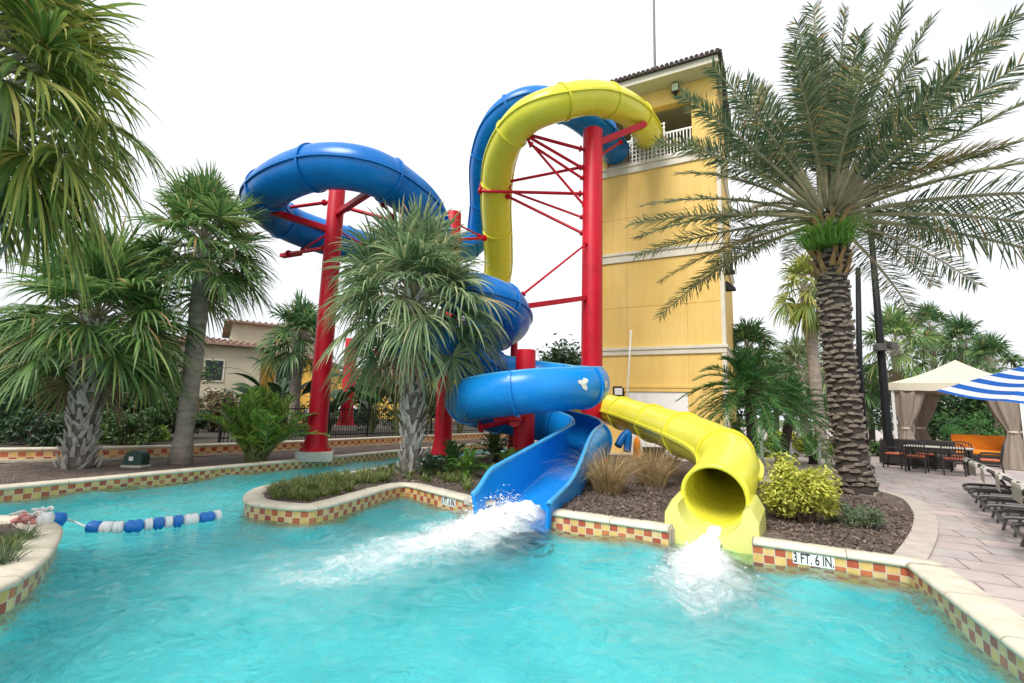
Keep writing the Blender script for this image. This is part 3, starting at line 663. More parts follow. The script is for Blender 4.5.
# splash block round the mouth
mt = YP[-1]; hd = YP[-1] - YP[-8]; hd[2] = 0; hd /= np.linalg.norm(hd); hs_ = np.cross(hd, [0, 0, 1.0])
Rm = .40
arc = [(Rm * math.sin(a), -Rm * math.cos(a)) for a in np.radians(np.linspace(-86, 86, 29))]
outer = [(.47, .02), (.50, -.02), (.575, -.16), (.585, -.75), (-.585, -.75), (-.575, -.16), (-.50, -.02), (-.47, .02)]
prof = [(x, z) for x, z in arc] + outer
V = []; nn = len(prof)
for dd, dz in ((-.34, .03), (.30, -.06), (.335, -.08)):
    for x, z in prof:
        V.append(mt + hd * dd + hs_ * (x * (1 if dd < .32 else .985)) + np.array([0, 0, z + dz]))
f = [(j * nn + i, j * nn + (i + 1) % nn, (j + 1) * nn + (i + 1) % nn, (j + 1) * nn + i) for j in range(2) for i in range(nn)]
f += [tuple(range(nn))[::-1], tuple(2 * nn + i for i in range(nn))]
bobj('mouth_block', V, f, M['yellow_pale'], s_y)

# --- blue slide, closed upper part
bp_ = [D(616, 152, 18.9), D(602, 134, 17.8), D(570, 110, 16.9), D(530, 103, 16.5), D(499, 122, 17.0), D(485, 162, 18.2), D(484, 208, 19.6), D(476, 240, 20.4), D(447, 252, 19.4),
       D(400, 255, 17.3), D(345, 243, 15.8), D(292, 225, 14.9), D(264, 203, 13.6), D(277, 183, 12.4), D(320, 167, 11.6), D(368, 171, 11.5), D(403, 190, 12.2), D(425, 212, 13.0), D(433, 240, 13.5), D(438, 270, 13.3),
       D(455, 291, 12.5), D(480, 296, 12.1), D(505, 307, 12.6), D(510, 322, 13.6), D(492, 333, 14.5), D(455, 340, 14.9), D(425, 346, 14.6), D(410, 352, 13.6), D(422, 359, 12.6)]
HC = np.array([.45, 12.2]); HR = 1.47
hel = []
def hz(th):
    return np.interp(-th, [-135, -90, 90, 180, 270, 360, 384], [2.55, 2.45, 1.93, 1.62, 1.25, .86, .74])
for th in range(135, -385, -8):
    a = rad(th); hel.append([HC[0] + HR * math.cos(a), HC[1] + HR * math.sin(a), hz(th)])
hel = np.array(hel)
bp_ = bp_ + [np.array([-1.75, 12.2, 2.9]), np.array([-1.05, 12.75, 2.7]), hel[0], hel[1] ]
BP = resample(smooth_path(bp_, 10), .12)
s_b = thing('water_slide', (HC[0], HC[1], 0), 'blue slide winding from the tower round red columns to an open flume in the pool', 'water slide')
b = MB(); closed_tube(b, BP, TR + .01); obj('tube', b, M['blue'], s_b, smooth=True)
for a in (-90, 90):
    b = MB(); rail(b, BP, TR + .01, a); obj('seam_flange', b, M['blue'], s_b)
flanges(BP, TR + .01, 2.05, M['blue'], s_b, start=1.3)
ex = np.array([.03, 7.40, .13]); e0 = hel[-1]
run = [e0 + (ex - e0) * t for t in (0, .2, .4, .6, .8, 1.0)]
OP = resample(smooth_path(np.vstack([hel, run[1:]]), 4), .1)
m = len(OP); RO = TR - .02
def ease(x): x = np.clip(x, 0, 1); return x * x * (3 - 2 * x)
sp_ = np.r_[0, np.cumsum(np.linalg.norm(np.diff(OP, axis=0), axis=1))]; to_end = sp_[-1] - sp_
MORPH = ease((4.4 - to_end) / 3.6)
TT = np.linspace(-1, 1, 47)
def section(i, th):
    """deep round trough easing into a flat-bottomed chute; left wall lower than the right one"""
    R_ = RO - th; k = MORPH[i]; out = []
    for t in TT:
        a = math.radians(138 * t); x0, z0 = R_ * math.sin(a), -R_ * math.cos(a)
        wl = .50 + .10 * (1 - k); top = (.02 if t < 0 else .26 - .22 * ease((.75 - to_end[i]) / .75)); zb = -.55 + th
        q = abs(t); hwd = .57 - th + .06 * max(0, (q - .45) / .55)
        if q < .42: x1, z1 = math.copysign(hwd * (q / .42) * .88, t), zb
        elif q < .56: w = (q - .42) / .14; x1, z1 = math.copysign(hwd * (.88 + .12 * math.sin(w * math.pi / 2)), t), zb + .10 * (1 - math.cos(w * math.pi / 2))
        else: x1, z1 = math.copysign(hwd, t), zb + .10 + (top - zb - .10) * (q - .56) / .44
        out.append((x0 + (x1 - x0) * k, z0 + (z1 - z0) * k))
    return np.array(out)
T, Sd, Up = frames(OP); V = []; n_ = len(TT); RIMS = {-1: [], 1: []}
for i in range(m):
    for th in (0, .045):
        q = section(i, th); V.append(OP[i] + q[:, :1] * Sd[i] + q[:, 1:] * Up[i])
    for sg_, j in ((-1, 0), (1, -1)): RIMS[sg_].append((V[-1][j] + V[-2][j]) / 2)
V = np.concatenate(V); f = []
for i in range(m - 1):
    b0, b1 = i * 2 * n_, (i + 1) * 2 * n_
    for k in range(n_ - 1): f += [(b0 + k, b0 + k + 1, b1 + k + 1, b1 + k), (b0 + n_ + k, b1 + n_ + k, b1 + n_ + k + 1, b0 + n_ + k + 1)]
    f += [(b0, b1, b1 + n_, b0 + n_), (b0 + n_ - 1, b0 + 2 * n_ - 1, b1 + 2 * n_ - 1, b1 + n_ - 1)]
for i in (0, m - 1):
    b0 = i * 2 * n_
    for k in range(n_ - 1): q = (b0 + k, b0 + n_ + k, b0 + n_ + k + 1, b0 + k + 1); f.append(q if i == 0 else q[::-1])
b = MB(); b.add(V, f); obj('open_flume', b, M['blue_in'], s_b, smooth=True)
for sgn in (-1, 1):
    b = MB(); b.tube(np.array(RIMS[sgn]), .042, 10); obj('rim', b, M['blue_rim'], s_b, smooth=True)
flanges(OP[:-42], TR - .02, 1.75, M['blue_in'], s_b, -134, 134, start=.9)
# pump pipe stub beside the flume
b = MB(); b.tube(smooth_path([D(618, 446, 12.4), D(623, 437, 12.5), D(628, 434, 12.5), D(627, 452, 12.5)], 5), .10, 14); obj('feed_pipe', b, M['blue'], s_b, smooth=True)
j0 = int(np.argmin(np.abs(to_end - 2.5))); b = MB()
pa = [OP[i] + Sd[i] * .80 for i in range(j0, m - 4)]
b.beam([pa[0][0], pa[0][1], -.03], [pa[-1][0], pa[-1][1], -.03], .34, .1); obj('footing', b, M['concrete'], s_b, bevel=.01)
# white scuffs on the turn
sc = MB()
T, Sd, Up = frames(OP)
M['scuff'] = plain('scuffed_gelcoat', (.72, .74, .70), .7, .1, 6)
for (th, an, dl, da) in ((-34, 92, .13, 15), (-54, 95, .12, 13)):
    j = int(np.argmin(np.linalg.norm(OP[:60, :2] - (HC + HR * np.array([math.cos(rad(th)), math.sin(rad(th))])), axis=1)))
    # left side looks outward on a clockwise run
    s_out = 1 if np.dot(Sd[j][:2], OP[j][:2] - HC) > 0 else -1
    ring = []
    for k in range(18):
        t = k / 18 * 2 * math.pi; rr_ = 1 + .35 * math.sin(3 * t + an) + .18 * math.sin(5 * t)
        a = rad(s_out * (an + da * math.sin(t) * rr_)); o_ = math.sin(a) * Sd[j] - math.cos(a) * Up[j]
        ring.append(OP[j] + o_ * (TR - .02 + .008) + T[j] * dl * math.cos(t) * rr_)
    cen = np.mean(ring, 0); aa = rad(s_out * an); o_ = math.sin(aa) * Sd[j] - math.cos(aa) * Up[j]; cen = OP[j] + o_ * (TR - .02 + .012)
    sc = MB(); sc.add(np.vstack([ring, [cen]]), [(k, (k + 1) % 18, 18) for k in range(18)]); obj('scuff_mark', sc, M['scuff'], s_b)

# splashes
bot = np.array([0, 0, -.50])
def w3(p, z=0.0): return np.array([p[0], p[1], WZ + z])
pb = [OP[-9] + bot, OP[-4] + bot, OP[-1] + bot + [0, 0, .03], w3(FO_B[0] * .5 + FO_B[1] * .5, .04), w3(FO_B[2], .02), w3(FO_B[3], 0)]
s1 = splash('churning white water pouring out of the open blue flume', pb[2:], .52, .32, 4600, .0105)
jet(s1, pb[:5], .20, .60, .10, .17)
py_ = [mt - hd * .35 + [0, 0, -Rm + .04], mt + hd * .1 + [0, 0, -Rm], mt + hd * .42 + [0, 0, -Rm - .03], w3((mt + hd * .75)[:2], .03), w3(FO_Y[1], .02), w3(FO_Y[2], 0)]
s2 = splash('white water falling from the yellow tube mouth into the pool', py_[3:], .50, .16, 1600, .010)
jet(s2, py_[:4], .09, .17, .02, .035)

# ------------------------------------------------------------------ red support columns
def column(base, top_z, r0, r1, label, plinth=None, cap_plate=True):
    base = np.asarray(base, float)
    t = thing('slide_column', (base[0], base[1], base[2]), label, 'support column', 'red columns carrying the slides')
    t['_r'] = r0; b = MB(); z0 = base[2] + (.24 if plinth else 0)
    b.lathe((base[0], base[1], 0), [(r0 * 1.35, z0), (r0 * 1.3, z0 + .05), (r0 * 1.02, z0 + .5), (r0, z0 + .8), (r1, top_z - .02), (r1 * .97, top_z)], 28)
    obj('shaft', b, M['red'], t, smooth=True)
    b = MB(); b.lathe((base[0], base[1], z0), [(r0 * 1.62, .012), (r0 * 1.62, .045)], 28)
    for k in range(10): b.lathe((base[0] + r0 * 1.48 * math.cos(k * .628), base[1] + r0 * 1.48 * math.sin(k * .628), z0), [(.03, .046), (.03, .075), (.018, .095)], 6)
    if r0 > .2: obj('base_plate', b, M['red'], t)
    if plinth:
        b = MB(); b.box((base[0], base[1], base[2] + .12), (plinth, plinth, .26), .3); obj('plinth', b, M['concrete'], t, bevel=.015)
    return t
p1 = G(315, 458); c1 = column([p1[0], p1[1], -.05], D(339, 190, p1[1])[2], .265, .235, 'tall red column on a concrete plinth holding the left blue loop', .95)
p2 = G(345, 434); c2 = column([p2[0], p2[1], .2], 5.0, .33, .33, 'distant red column on a plinth behind the raised wall', 1.1)
p3 = np.array([D(444, 420, 16.3)[0], 16.3, -.05]); c3 = column(p3, D(455, 213, 16.3)[2], .29, .27, 'red column rising behind the central palm crown')
p4 = np.array([D(592, 300, 15.2)[0], 15.2, -.03]); c4 = column(p4, D(591, 131, 15.2)[2], .34, .325, 'tallest red column with many braces in front of the tower')
p5 = np.array([.36, 12.2, -.03]); c5 = column(p5, D(525, 350, 12.2)[2], .265, .25, 'short stubby red column inside the lower blue helix')
p6 = np.array([D(514, 350, 15.0)[0], 15.0, -.03]); c6 = column(p6, D(514, 341, 15.0)[2], .11, .11, 'thin red post under the small blue bend')
def near(P, px, py):
    """point on slide axis P seen nearest to a sight line"""
    d = ray(px, py); d = d / np.linalg.norm(d); w = P - EYE; r = np.linalg.norm(w - (w @ d)[:, None] * d, axis=1); return P[int(np.argmin(r))]
def strut(t, a, b_, w=.11, h=None):
    if h is None and w < .15: w *= .85
    b = MB(); a, b_ = np.asarray(a, float), np.asarray(b_, float)
    if h is None and w < .15:
        b.tube([a, (a + b_) / 2, b_], w / 2, 12)
        L_ = np.linalg.norm(b_ - a); k_ = (b_ - a) / L_
        if L_ > 1.2: b.tube([a + k_ * .40, a + k_ * .43, a + k_ * .46], w * .95, 12); b.tube([b_ - k_ * .08, b_ - k_ * .06, b_ - k_ * .02], w * 1.1, 12)
        obj('strut', b, M['red'], t, smooth=False)
    else:
        b.beam(a, b_, w, h); obj('strut', b, M['red'], t, bevel=.01)
def at_col(p, y, x=None): 
    q = D(0, y, p[1]); # height only depends weakly on x; take it on the column's own sight line
    z = None
    for xx in range(0, 1024, 4):
        pt = D(xx, y, p[1])
        if z is None or abs(pt[0] - p[0]) < best: best = abs(pt[0] - p[0]); z = pt[2]
    return np.array([p[0], p[1], z])
# main column to the yellow loop
def upto(P, px, py, dz=-.55, lo=0, hi=None):
    q = near(P[lo:hi], px, py).copy(); q[2] += dz; return q
nY = len(YP)
A = D(522, 133, 14.9); A2 = D(530, 144, 14.9)
strut(c4, at_col(p4, 152), A, .13); strut(c4, at_col(p4, 174), A, .12); strut(c4, at_col(p4, 185), A2, .11); strut(c4, at_col(p4, 215), A, .10)
strut(c4, A, D(518, 123, 14.75), .16); strut(c4, A2, D(526, 134, 15.4), .12)
strut(c4, at_col(p4, 165), D(507, 182, 16.6), .12); strut(c4, at_col(p4, 194), D(479, 191, 16.7), .13)
strut(c4, D(480, 186, 16.9), D(511, 187, 16.7), .17, .2)
strut(c4, at_col(p4, 238), D(507, 196, 16.8), .12); strut(c4, at_col(p4, 221), D(507, 190, 16.8), .10)
strut(c4, at_col(p4, 239), D(522, 295, 12.9), .08); strut(c4, at_col(p4, 297), D(506, 309, 13.0), .15)
strut(c4, at_col(p4, 145), D(645, 124, 16.3), .17, .2); strut(c4, at_col(p4, 160), D(621, 142, 17.2), .10)
strut(c4, D(487, 277, 19.9), D(510, 273, 19.9), .3, .14)
# left loop
strut(c1, at_col(p1, 201), D(285, 208, 14.3), .12); strut(c1, at_col(p1, 231), D(270, 211, 13.2), .17); strut(c1, at_col(p1, 247), D(288, 254, 15.2), .13)
strut(c1, at_col(p1, 230), D(302, 250, 15.3), .08); strut(c1, at_col(p1, 215), D(370, 192, 11.75), .15); strut(c1, at_col(p1, 205), D(394, 221, 13.2), .13)
strut(c1, D(376, 198, 12.0), D(394, 217, 13.2), .08); strut(c1, at_col(p1, 228), D(362, 244, 15.6), .07)
strut(c1, D(282, 256, 15.4), D(300, 253, 15.0), .2, .12); strut(c1, D(268, 213, 13.6), D(280, 213, 13.1), .2, .12)
strut(c3, at_col(p3, 240), D(485, 238, 18), .13); strut(c3, at_col(p3, 222), D(480, 236, 18), .08); strut(c3, at_col(p3, 300), D(490, 318, 14), .12)
strut(c5, np.array([.36, 12.2, 1.28]), np.array([-.75, 11.75, 1.02]), .14); strut(c5, np.array([.36, 12.2, 1.2]), np.array([.1, 10.95, 1.22]), .14)
strut(c5, np.array([-.3, 11.2, 1.24]), np.array([.2, 10.75, 1.3]), .2, .1)
strut(c2, np.array([p2[0], p2[1], 4.2]), np.array([p2[0] + 4.5, p2[1] - 2.5, 4.2]), .3)

# ------------------------------------------------------------------ tower
TC = G(729, 459)[:2]; td = np.array([-.883, .469]); td /= np.linalg.norm(td); tn_ = np.array([td[1], -td[0]]); tn_ = -tn_ if tn_[1] > 0 else tn_   # outward (toward the pool)
TW, TD = 5.0, 6.0
tow = thing('slide_tower', (TC[0], TC[1], 0), 'tall yellow stucco slide tower with cream bands and a roofed balcony', 'tower')
TM = np.array([[td[0], -tn_[0], 0], [td[1], -tn_[1], 0], [0, 0, 1]])      # columns: along face (leftwards), inwards, up
def tpt(u, v, z): return np.array([TC[0] + td[0] * u - tn_[0] * v, TC[1] + td[1] * u - tn_[1] * v, z])
def tbox(mb, u0, u1, v0, v1, z0, z1): return mb.box(tpt((u0 + u1) / 2, (v0 + v1) / 2, (z0 + z1) / 2), (u1 - u0, v1 - v0, z1 - z0), M=TM)
ZB = 11.2
b = MB()
# panelled shaft: slightly sunk joints between the stucco panels
us = [0, 1.25, 3.5, TW]; zs = [-.3, 2.42, 3.72, 5.6, 7.45, 9.3, ZB]
tbox(b, .02, TW - .02, .02, TD, -.5, ZB)
for i in range(3):
    for j in range(6):
        if j == 0 and i == 1: continue
        tbox(b, us[i] + .007, us[i + 1] - .007, 0, .05, zs[j] + .007, zs[j + 1] - .007)
        
obj('wall', b, M['stucco'], tow)
b = MB(); tbox(b, 1.18, 1.27, -.02, .06, -.3, 2.5); tbox(b, 3.48, 3.57, -.02, .06, -.3, 2.5); tbox(b, 1.1, 3.65, -.05, .06, 2.3, 2.44); tbox(b, 1.05, 3.7, -.075, .06, 2.44, 2.52)
obj('door_surround', b, M['stucco'], tow)
b = MB(); tbox(b, 1.29, 3.46, -.006, .03, -.3, 2.29); 
dr = obj('shutter_door', b, M['white'], tow)
for z0, z1, nm in ((3.70, 3.98, 1), (7.46, 7.84, 2), (ZB, ZB + .36, 3)):
    b = MB(); tbox(b, -.06, TW + .06, -.06, TD + .06, z0, z1); tbox(b, -.10, TW + .1, -.10, TD + .1, z1 - .09, z1 + .001 + .02); obj('band', b, M['cream'], tow, bevel=.01)
b = MB(); tbox(b, -.045, .10, -.045, .3, -.3, 3.69); tbox(b, -.045, .09, -.045, .3, 3.99, 7.45); tbox(b, -.045, .09, -.045, .3, 7.87, ZB - .01); obj('corner_trim', b, M['cream'], tow)
b = MB(); p = tpt(-.045, .15, 0); tbox(b, -.30, -.05, .1, .4, 2.9, 3.69); 
# upper storey
b = MB(); tbox(b, .02, .92, 0, .5, ZB + .38, 14.55); tbox(b, .02, .45, .51, TD, ZB + .38, 14.55); tbox(b, .93, TW, 0, .35, 13.85, 14.55); tbox(b, TW - .7, TW, 0, .5, ZB + .38, 13.84); tbox(b, .46, TW, TD - .4, TD, ZB + .38, 14.55); tbox(b, TW - .45, TW, .51, TD - .41, ZB + .38, 14.55)
obj('upper_wall', b, M['stucco'], tow)
b = MB(); tbox(b, .47, TW - .47, .36, TD - .42, 14.2, 14.3); tbox(b, 1.4, 3.4, .5, .7, 13.98, 14.19); obj('balcony_ceiling', b, M['soffit'], tow)
b = MB(); tbox(b, -.10, TW + .75, -.75, TD + .3, 14.56, 14.66); obj('soffit', b, M['soffit'], tow)
b = MB(); tbox(b, -.15, TW + .8, -.80, -.75, 14.56, 14.82); tbox(b, -.15, -.10, -.745, TD + .35, 14.56, 14.82); obj('fascia', b, M['cream'], tow)
# hipped roof with pantile ridges
rf = MB(); e = .92; er = .24; zt = 14.84; pk = [tpt(TW / 2, TD / 2 - .3, zt + 1.3), tpt(TW / 2, TD / 2 + .3, zt + 1.3)]
cs = [tpt(-er, -e, zt), tpt(TW + e, -e, zt), tpt(TW + e, TD + er, zt), tpt(-er, TD + er, zt)]
rf.add(cs + pk, [(0, 1, 4), (1, 2, 5, 4), (2, 3, 5), (3, 0, 4, 5), (3, 2, 1, 0)])
for k in range(34):
    u_ = -er + (TW + e + er) * (k + .5) / 34; q = 1 - abs(u_ - TW / 2) / (TW / 2 + e); a = tpt(u_, -e - .04, zt + .02); c = tpt(u_, -e + q * (TD / 2 - .3 + e), zt + .02 + q * 1.3)
    rf.tube([a, a + (c - a) * .5, c], .085, 8)
for k in range(38):
    v_ = -e + (TD + e + er) * (k + .5) / 38; q = 1 - abs(v_ - TD / 2) / (TD / 2 + e); a = tpt(-er - .04, v_, zt + .02); c = tpt(-er + q * (TW / 2 + er), v_, zt + .02 + q * 1.3)
    rf.tube([a, a + (c - a) * .5, c], .085, 8)
obj('roof', rf, M['roof_dark'], tow)
b = MB()
tbox(b, .93, TW - .7, .1, .15, ZB + 1.45, ZB + 1.52); tbox(b, .93, TW - .7, .1, .15, ZB + .5, ZB + .56)
for k in range(26):
    u_ = 1.0 + k * .125
    if u_ < TW - .75: tbox(b, u_ - .02, u_ + .02, .105, .145, ZB + .561, ZB + 1.449)
obj('railing', b, M['white'], tow)
b = MB()
for k in range(9): tbox(b, 1.95 + k * .16, 1.99 + k * .16, -.02, .02, ZB + .38, ZB + 1.9)
for k in range(9): tbox(b, 1.93, 3.32, .021, .05, ZB + .42 + k * .18, ZB + .46 + k * .18)
obj('lattice_gate', b, M['white'], tow)
b = MB(); tbox(b, -.28, -.16, .9, 1.02, ZB + .4, 14.55); obj('downpipe', b, M['black'], tow)
b = MB(); tbox(b, 1.33, 1.63, -.28, -.1, 14.15, 14.5); fl = obj('floodlight', b, M['frame_grey'], tow, bevel=.02)
b = MB(); tbox(b, 1.36, 1.60, -.292, -.28, 14.18, 14.47); g_ = obj('lens', b, M['glass'], fl); 
b = MB(); tbox(b, 1.43, 1.53, -.22, .01, 13.98, 14.14); obj('bracket', b, M['black'], fl)
for yy in (268, 285):
    z = at_col(np.array([TC[0], TC[1]]), yy)[2]
    b = MB(); q = [(-.06, -.02), (-.36, -.10), (-.36, -.14), (-.06, -.14), (-.06, .16)]
    V = [tpt(u_, v_, z + w_) for v_ in (.3, .62) for u_, w_ in ((-.06, .22), (-.14, .2), (-.40, -.06), (-.40, -.12), (-.06, -.12))]
    b.add(V, [(4, 3, 2, 1, 0), (5, 6, 7, 8, 9)] + [(i, (i + 1) % 5, 5 + (i + 1) % 5, 5 + i) for i in range(5)]); obj('wall_lamp', b, M['black'], tow)
b = MB(); a = tpt(2.6, 1.6, 15.4); b.tube([a, a + [0, 0, 3], a + [0, 0, 6.2]], [.06, .05, .045], 8); obj('antenna', b, M['frame_grey'], tow)
b = MB(); b.tube([D(631, 330, 17.6), D(629, 365, 17.7), D(627, 402, 17.75), D(626, 440, 17.8)], .032, 8); obj('conduit', b, M['white'], tow, smooth=True)
q = D(616, 391, 18.55); uu = (q[:2] - TC) @ td
b = MB(); tbox(b, uu - .22, uu + .22, -.05, .0, q[2] - .2, q[2] + .2); sg = obj('notice_frame', b, M['black'], tow)
b = MB(); tbox(b, uu - .15, uu + .15, -.058, -.051, q[2] - .13, q[2] + .13); obj('notice_sheet', b, M['white'], sg)

# ------------------------------------------------------------------ vegetation generators
def fan_leaf(mb, pet, base, az, el, L, R, ns, droop, grav=.35, wid=1.0, span=128):
    d = np.array([math.cos(az) * math.cos(el), math.sin(az) * math.cos(el), math.sin(el)])
    s = np.linspace(0, 1, 6)[:, None]
    P = base + d * L * s - np.array([0, 0, 1.0]) * grav * L * s ** 2
    if pet is not None: pet.tube(P, [.022, .02, .017, .015, .013, .01], 4, False)
    e = P[-1]; t = P[-1] - P[-2]; t /= np.linalg.norm(t)
    sd_ = np.cross(t, [0, 0, 1.0]); nrm_ = np.linalg.norm(sd_)
    sd_ = sd_ / nrm_ if nrm_ > 1e-3 else np.array([1.0, 0, 0])
    tw = rng.normal(0, .35); u = np.cross(sd_, t); sd_, u = sd_ * math.cos(tw) + u * math.sin(tw), u * math.cos(tw) - sd_ * math.sin(tw)
    ang = np.radians(np.linspace(-span, span, ns) + rng.normal(0, 2.5, ns))
    ln = R * (1 - .3 * np.abs(ang / math.radians(span)) ** 2) * rng.uniform(.86, 1.08, ns)
    fr = np.array([.03, .28, .52, .72, .88, 1.0]); wd = np.array([.010, .026, .030, .023, .013, .002]) * wid
    dirs = np.cos(ang)[:, None] * t + np.sin(ang)[:, None] * sd_                      # ns,3
    dirs = dirs + u * (.28 * np.abs(np.sin(ang)))[:, None]; dirs /= np.linalg.norm(dirs, axis=1)[:, None]
    C = e + dirs[:, None, :] * (ln[:, None] * fr)[:, :, None]
    dr = droop * rng.uniform(.6, 1.35, ns)
    hor = .35 + .65 * np.hypot(dirs[:, 0], dirs[:, 1])
    drop = (dr * hor)[:, None] * ln[:, None] * (fr ** 2.4)
    C[:, :, 2] -= drop; 
    C = C - dirs[:, None, :] * (drop * .45)[:, :, None]
    wv = np.cross(dirs, u + rng.normal(0, .35, (ns, 3))); wv /= np.linalg.norm(wv, axis=1)[:, None]
    A_ = C + wv[:, None, :] * (wd * R)[None, :, None]; B_ = C - wv[:, None, :] * (wd * R)[None, :, None]
    V = np.stack([A_, B_], 2).reshape(-1, 3); k = len(fr)
    f = [(j * 2 * k + 2 * i, j * 2 * k + 2 * i + 1, j * 2 * k + 2 * i + 3, j * 2 * k + 2 * i + 2) for j in range(ns) for i in range(k - 1)]
    mb.add(V, f)
def pinnate(mb, st, base, az, el, L, nl, ll, droop, w=.011, vang=.45, sweep=55, twist=0.0, tip=.45, bare=.16):
    d = np.array([math.cos(az) * math.cos(el), math.sin(az) * math.cos(el), math.sin(el)])
    s = np.linspace(0, 1, 14)[:, None]
    P = base + d * L * s - np.array([0, 0, 1.0]) * droop * L * s ** 2.1
    st.tube(P, np.linspace(.03, .006, 14) * (L / 2.6), 4, False)
    q = np.linspace(bare, .995, nl); P2 = np.stack([np.interp(q, s[:, 0], P[:, k]) for k in range(3)], 1)
    T = np.gradient(P2, axis=0); T /= np.linalg.norm(T, axis=1)[:, None]
    sd_ = np.cross(T, [0, 0, 1.0]); sd_ /= np.maximum(1e-6, np.linalg.norm(sd_, axis=1))[:, None]; u = np.cross(sd_, T)
    if twist: c_, s_ = math.cos(twist), math.sin(twist); sd_, u = sd_ * c_ + u * s_, u * c_ - sd_ * s_
    x = (q - bare) / (1 - bare); prof = np.minimum(1, .45 + 3 * x) * (1 - (1 - tip) * x ** 1.8)
    for sg in (-1, 1):
        a = np.radians(sweep - 22 * x + rng.normal(0, 8, nl)); va = vang + rng.normal(0, .16, nl)
        dr_ = np.cos(a)[:, None] * T + np.sin(a)[:, None] * (sg * sd_ * np.cos(va)[:, None] + u * np.sin(va)[:, None])
        l_ = ll * prof * rng.uniform(.8, 1.1, nl)
        f3 = np.array([0, .35, .75, 1.0]); w3 = np.array([.6, 1.0, .7, .08]) * w
        C = P2[:, None, :] + dr_[:, None, :] * (l_[:, None] * f3)[:, :, None]; C[:, :, 2] -= (l_[:, None] * f3 ** 2) * rng.uniform(.08, .3, nl)[:, None]
        wv = np.cross(dr_, rng.normal(0, .4, (nl, 3)) + u); wv /= np.linalg.norm(wv, axis=1)[:, None]
        V = np.stack([C + wv[:, None, :] * w3[None, :, None], C - wv[:, None, :] * w3[None, :, None]], 2).reshape(-1, 3)
        mb.add(V, [(j * 8 + 2 * i, j * 8 + 2 * i + 1, j * 8 + 2 * i + 3, j * 8 + 2 * i + 2) for j in range(nl) for i in range(3)])
def trunk_path(a, b_, bend=.0, n=14):
    a = np.asarray(a, float); b_ = np.asarray(b_, float); s = np.linspace(0, 1, n)[:, None]
    side = np.array([1.0, .3, 0]); return a + (b_ - a) * s + side * bend * np.sin(s * math.pi)
def boots(mb, P, r, rows, per, L, w, out, z0=0., lift=.25, jit=.2, jz=0.):
    s = np.linspace(0, 1, len(P))
    for i in range(rows):
        h = z0 + (1 - z0) * (i + .2) / rows; c = np.array([np.interp(h, s, P[:, k]) for k in range(3)]); rr = np.interp(h, s, r)
        for j in range(per):
            a = (j + .5 * (i % 2)) * 2 * math.pi / per + rng.normal(0, jit * .4); o_ = np.array([math.cos(a), math.sin(a), 0]); t = np.array([-math.sin(a), math.cos(a), 0]); l = L * rng.uniform(.65, 1.3); ww = w * rng.uniform(.8, 1.15)
            oo = out * rng.uniform(.5, 1.4); ti = rng.normal(0, jit * .15)
            h_ = min(.995, max(0, h + jz * rng.normal(0, .5) * (1 - z0) / rows)); c = np.array([np.interp(h_, s, P[:, k]) for k in range(3)])
            p0 = c + o_ * rr * .92; p1_ = c + o_ * (rr + oo * .55) + [0, 0, l * .55] + t * ti * .5; p2_ = c + o_ * (rr + oo) + np.array([0, 0, l]) + t * ti
            th = .018
            V = [p0 - t * ww, p0 + t * ww, p1_ + t * ww * .7, p1_ - t * ww * .7, p2_ + t * ww * .3, p2_ - t * ww * .3,
                 p1_ + t * ww * .55 - o_ * .05 - [0, 0, th], p1_ - t * ww * .55 - o_ * .05 - [0, 0, th], p2_ + t * ww * .22 - o_ * .03, p2_ - t * ww * .22 - o_ * .03]
            mb.add(V, [(0, 1, 2, 3), (3, 2, 4, 5), (9, 8, 6, 7), (5, 4, 8, 9), (1, 6, 2), (0, 3, 7), (2, 6, 8, 4), (3, 5, 9, 7)])
def sabal(base, crown, label, nl, R, L, droop, mat, r=.17, booted=False, ns=34, elmin=-50, group=None, bend=0., pet=True, bark='bark_grey', wid=1.0, boot_rows=16):
    base = np.asarray(base, float); crown = np.asarray(crown, float)
    t = thing('sabal_palm', base, label, 'palm tree', group)
    P = trunk_path(base - [0, 0, .1], crown, bend); rr = np.r_[r * 1.3, r * 1.12, np.full(len(P) - 4, r), r * .95, r * .85]
    if r > .1:
        tm = MB(); tm.tube(P, rr * (.82 if booted else 1) * (1 + .05 * np.sin(np.arange(len(P)) * 2.3)), 18)
        obj('trunk', tm, M[bark] if not booted else M['bark_mid'], t, smooth=True)
    else:
        tm = MB(); tm.tube(P, rr, 10); obj('trunk', tm, M[bark], t, smooth=True)
    if booted:
        bm_ = MB(); boots(bm_, P, rr * .86, boot_rows, 9, .27, .055, .10, 0, jit=.6, jz=.6); obj('leaf_boots', bm_, M['bark_boot'], t)
    else:
        bm_ = MB(); boots(bm_, P, rr * .9, 5, 7, .26, .07, .16, 1 - min(.4, .9 / max(.5, crown[2] - base[2]))); obj('leaf_boots', bm_, M['bark_boot'], t)
    mb, pm = MB(), MB()
    for i in range(nl):
        u = (i + .5) / nl; el = rad(elmin + (88 - elmin) * (u ** .85)) ; az = i * 2.39996 + rng.normal(0, .25)
        el += rng.normal(0, .1); k = rng.uniform(.8, 1.12)
        fan_leaf(mb, pm if pet else None, crown + np.array([0, 0, -.25 + .35 * u]), az, el, L * k, R * k, ns, droop * (1.25 - .6 * u), grav=.30 * (1.2 - u), wid=wid)
    c = obj('crown', mb, M[mat], t)
    if booted or r == .20:
        db = MB()
        for i in range(5): fan_leaf(db, None, crown + np.array([0, 0, -.35]), rng.uniform(0, 6.28), rad(rng.uniform(-62, -40)), L * .75, R * .7, 22, .5, grav=.5, wid=.6)
        obj('dead_fronds', db, M['lf_dead'], t)
    if pet: obj('leaf_stalks', pm, M['petiole'], t)
    return t
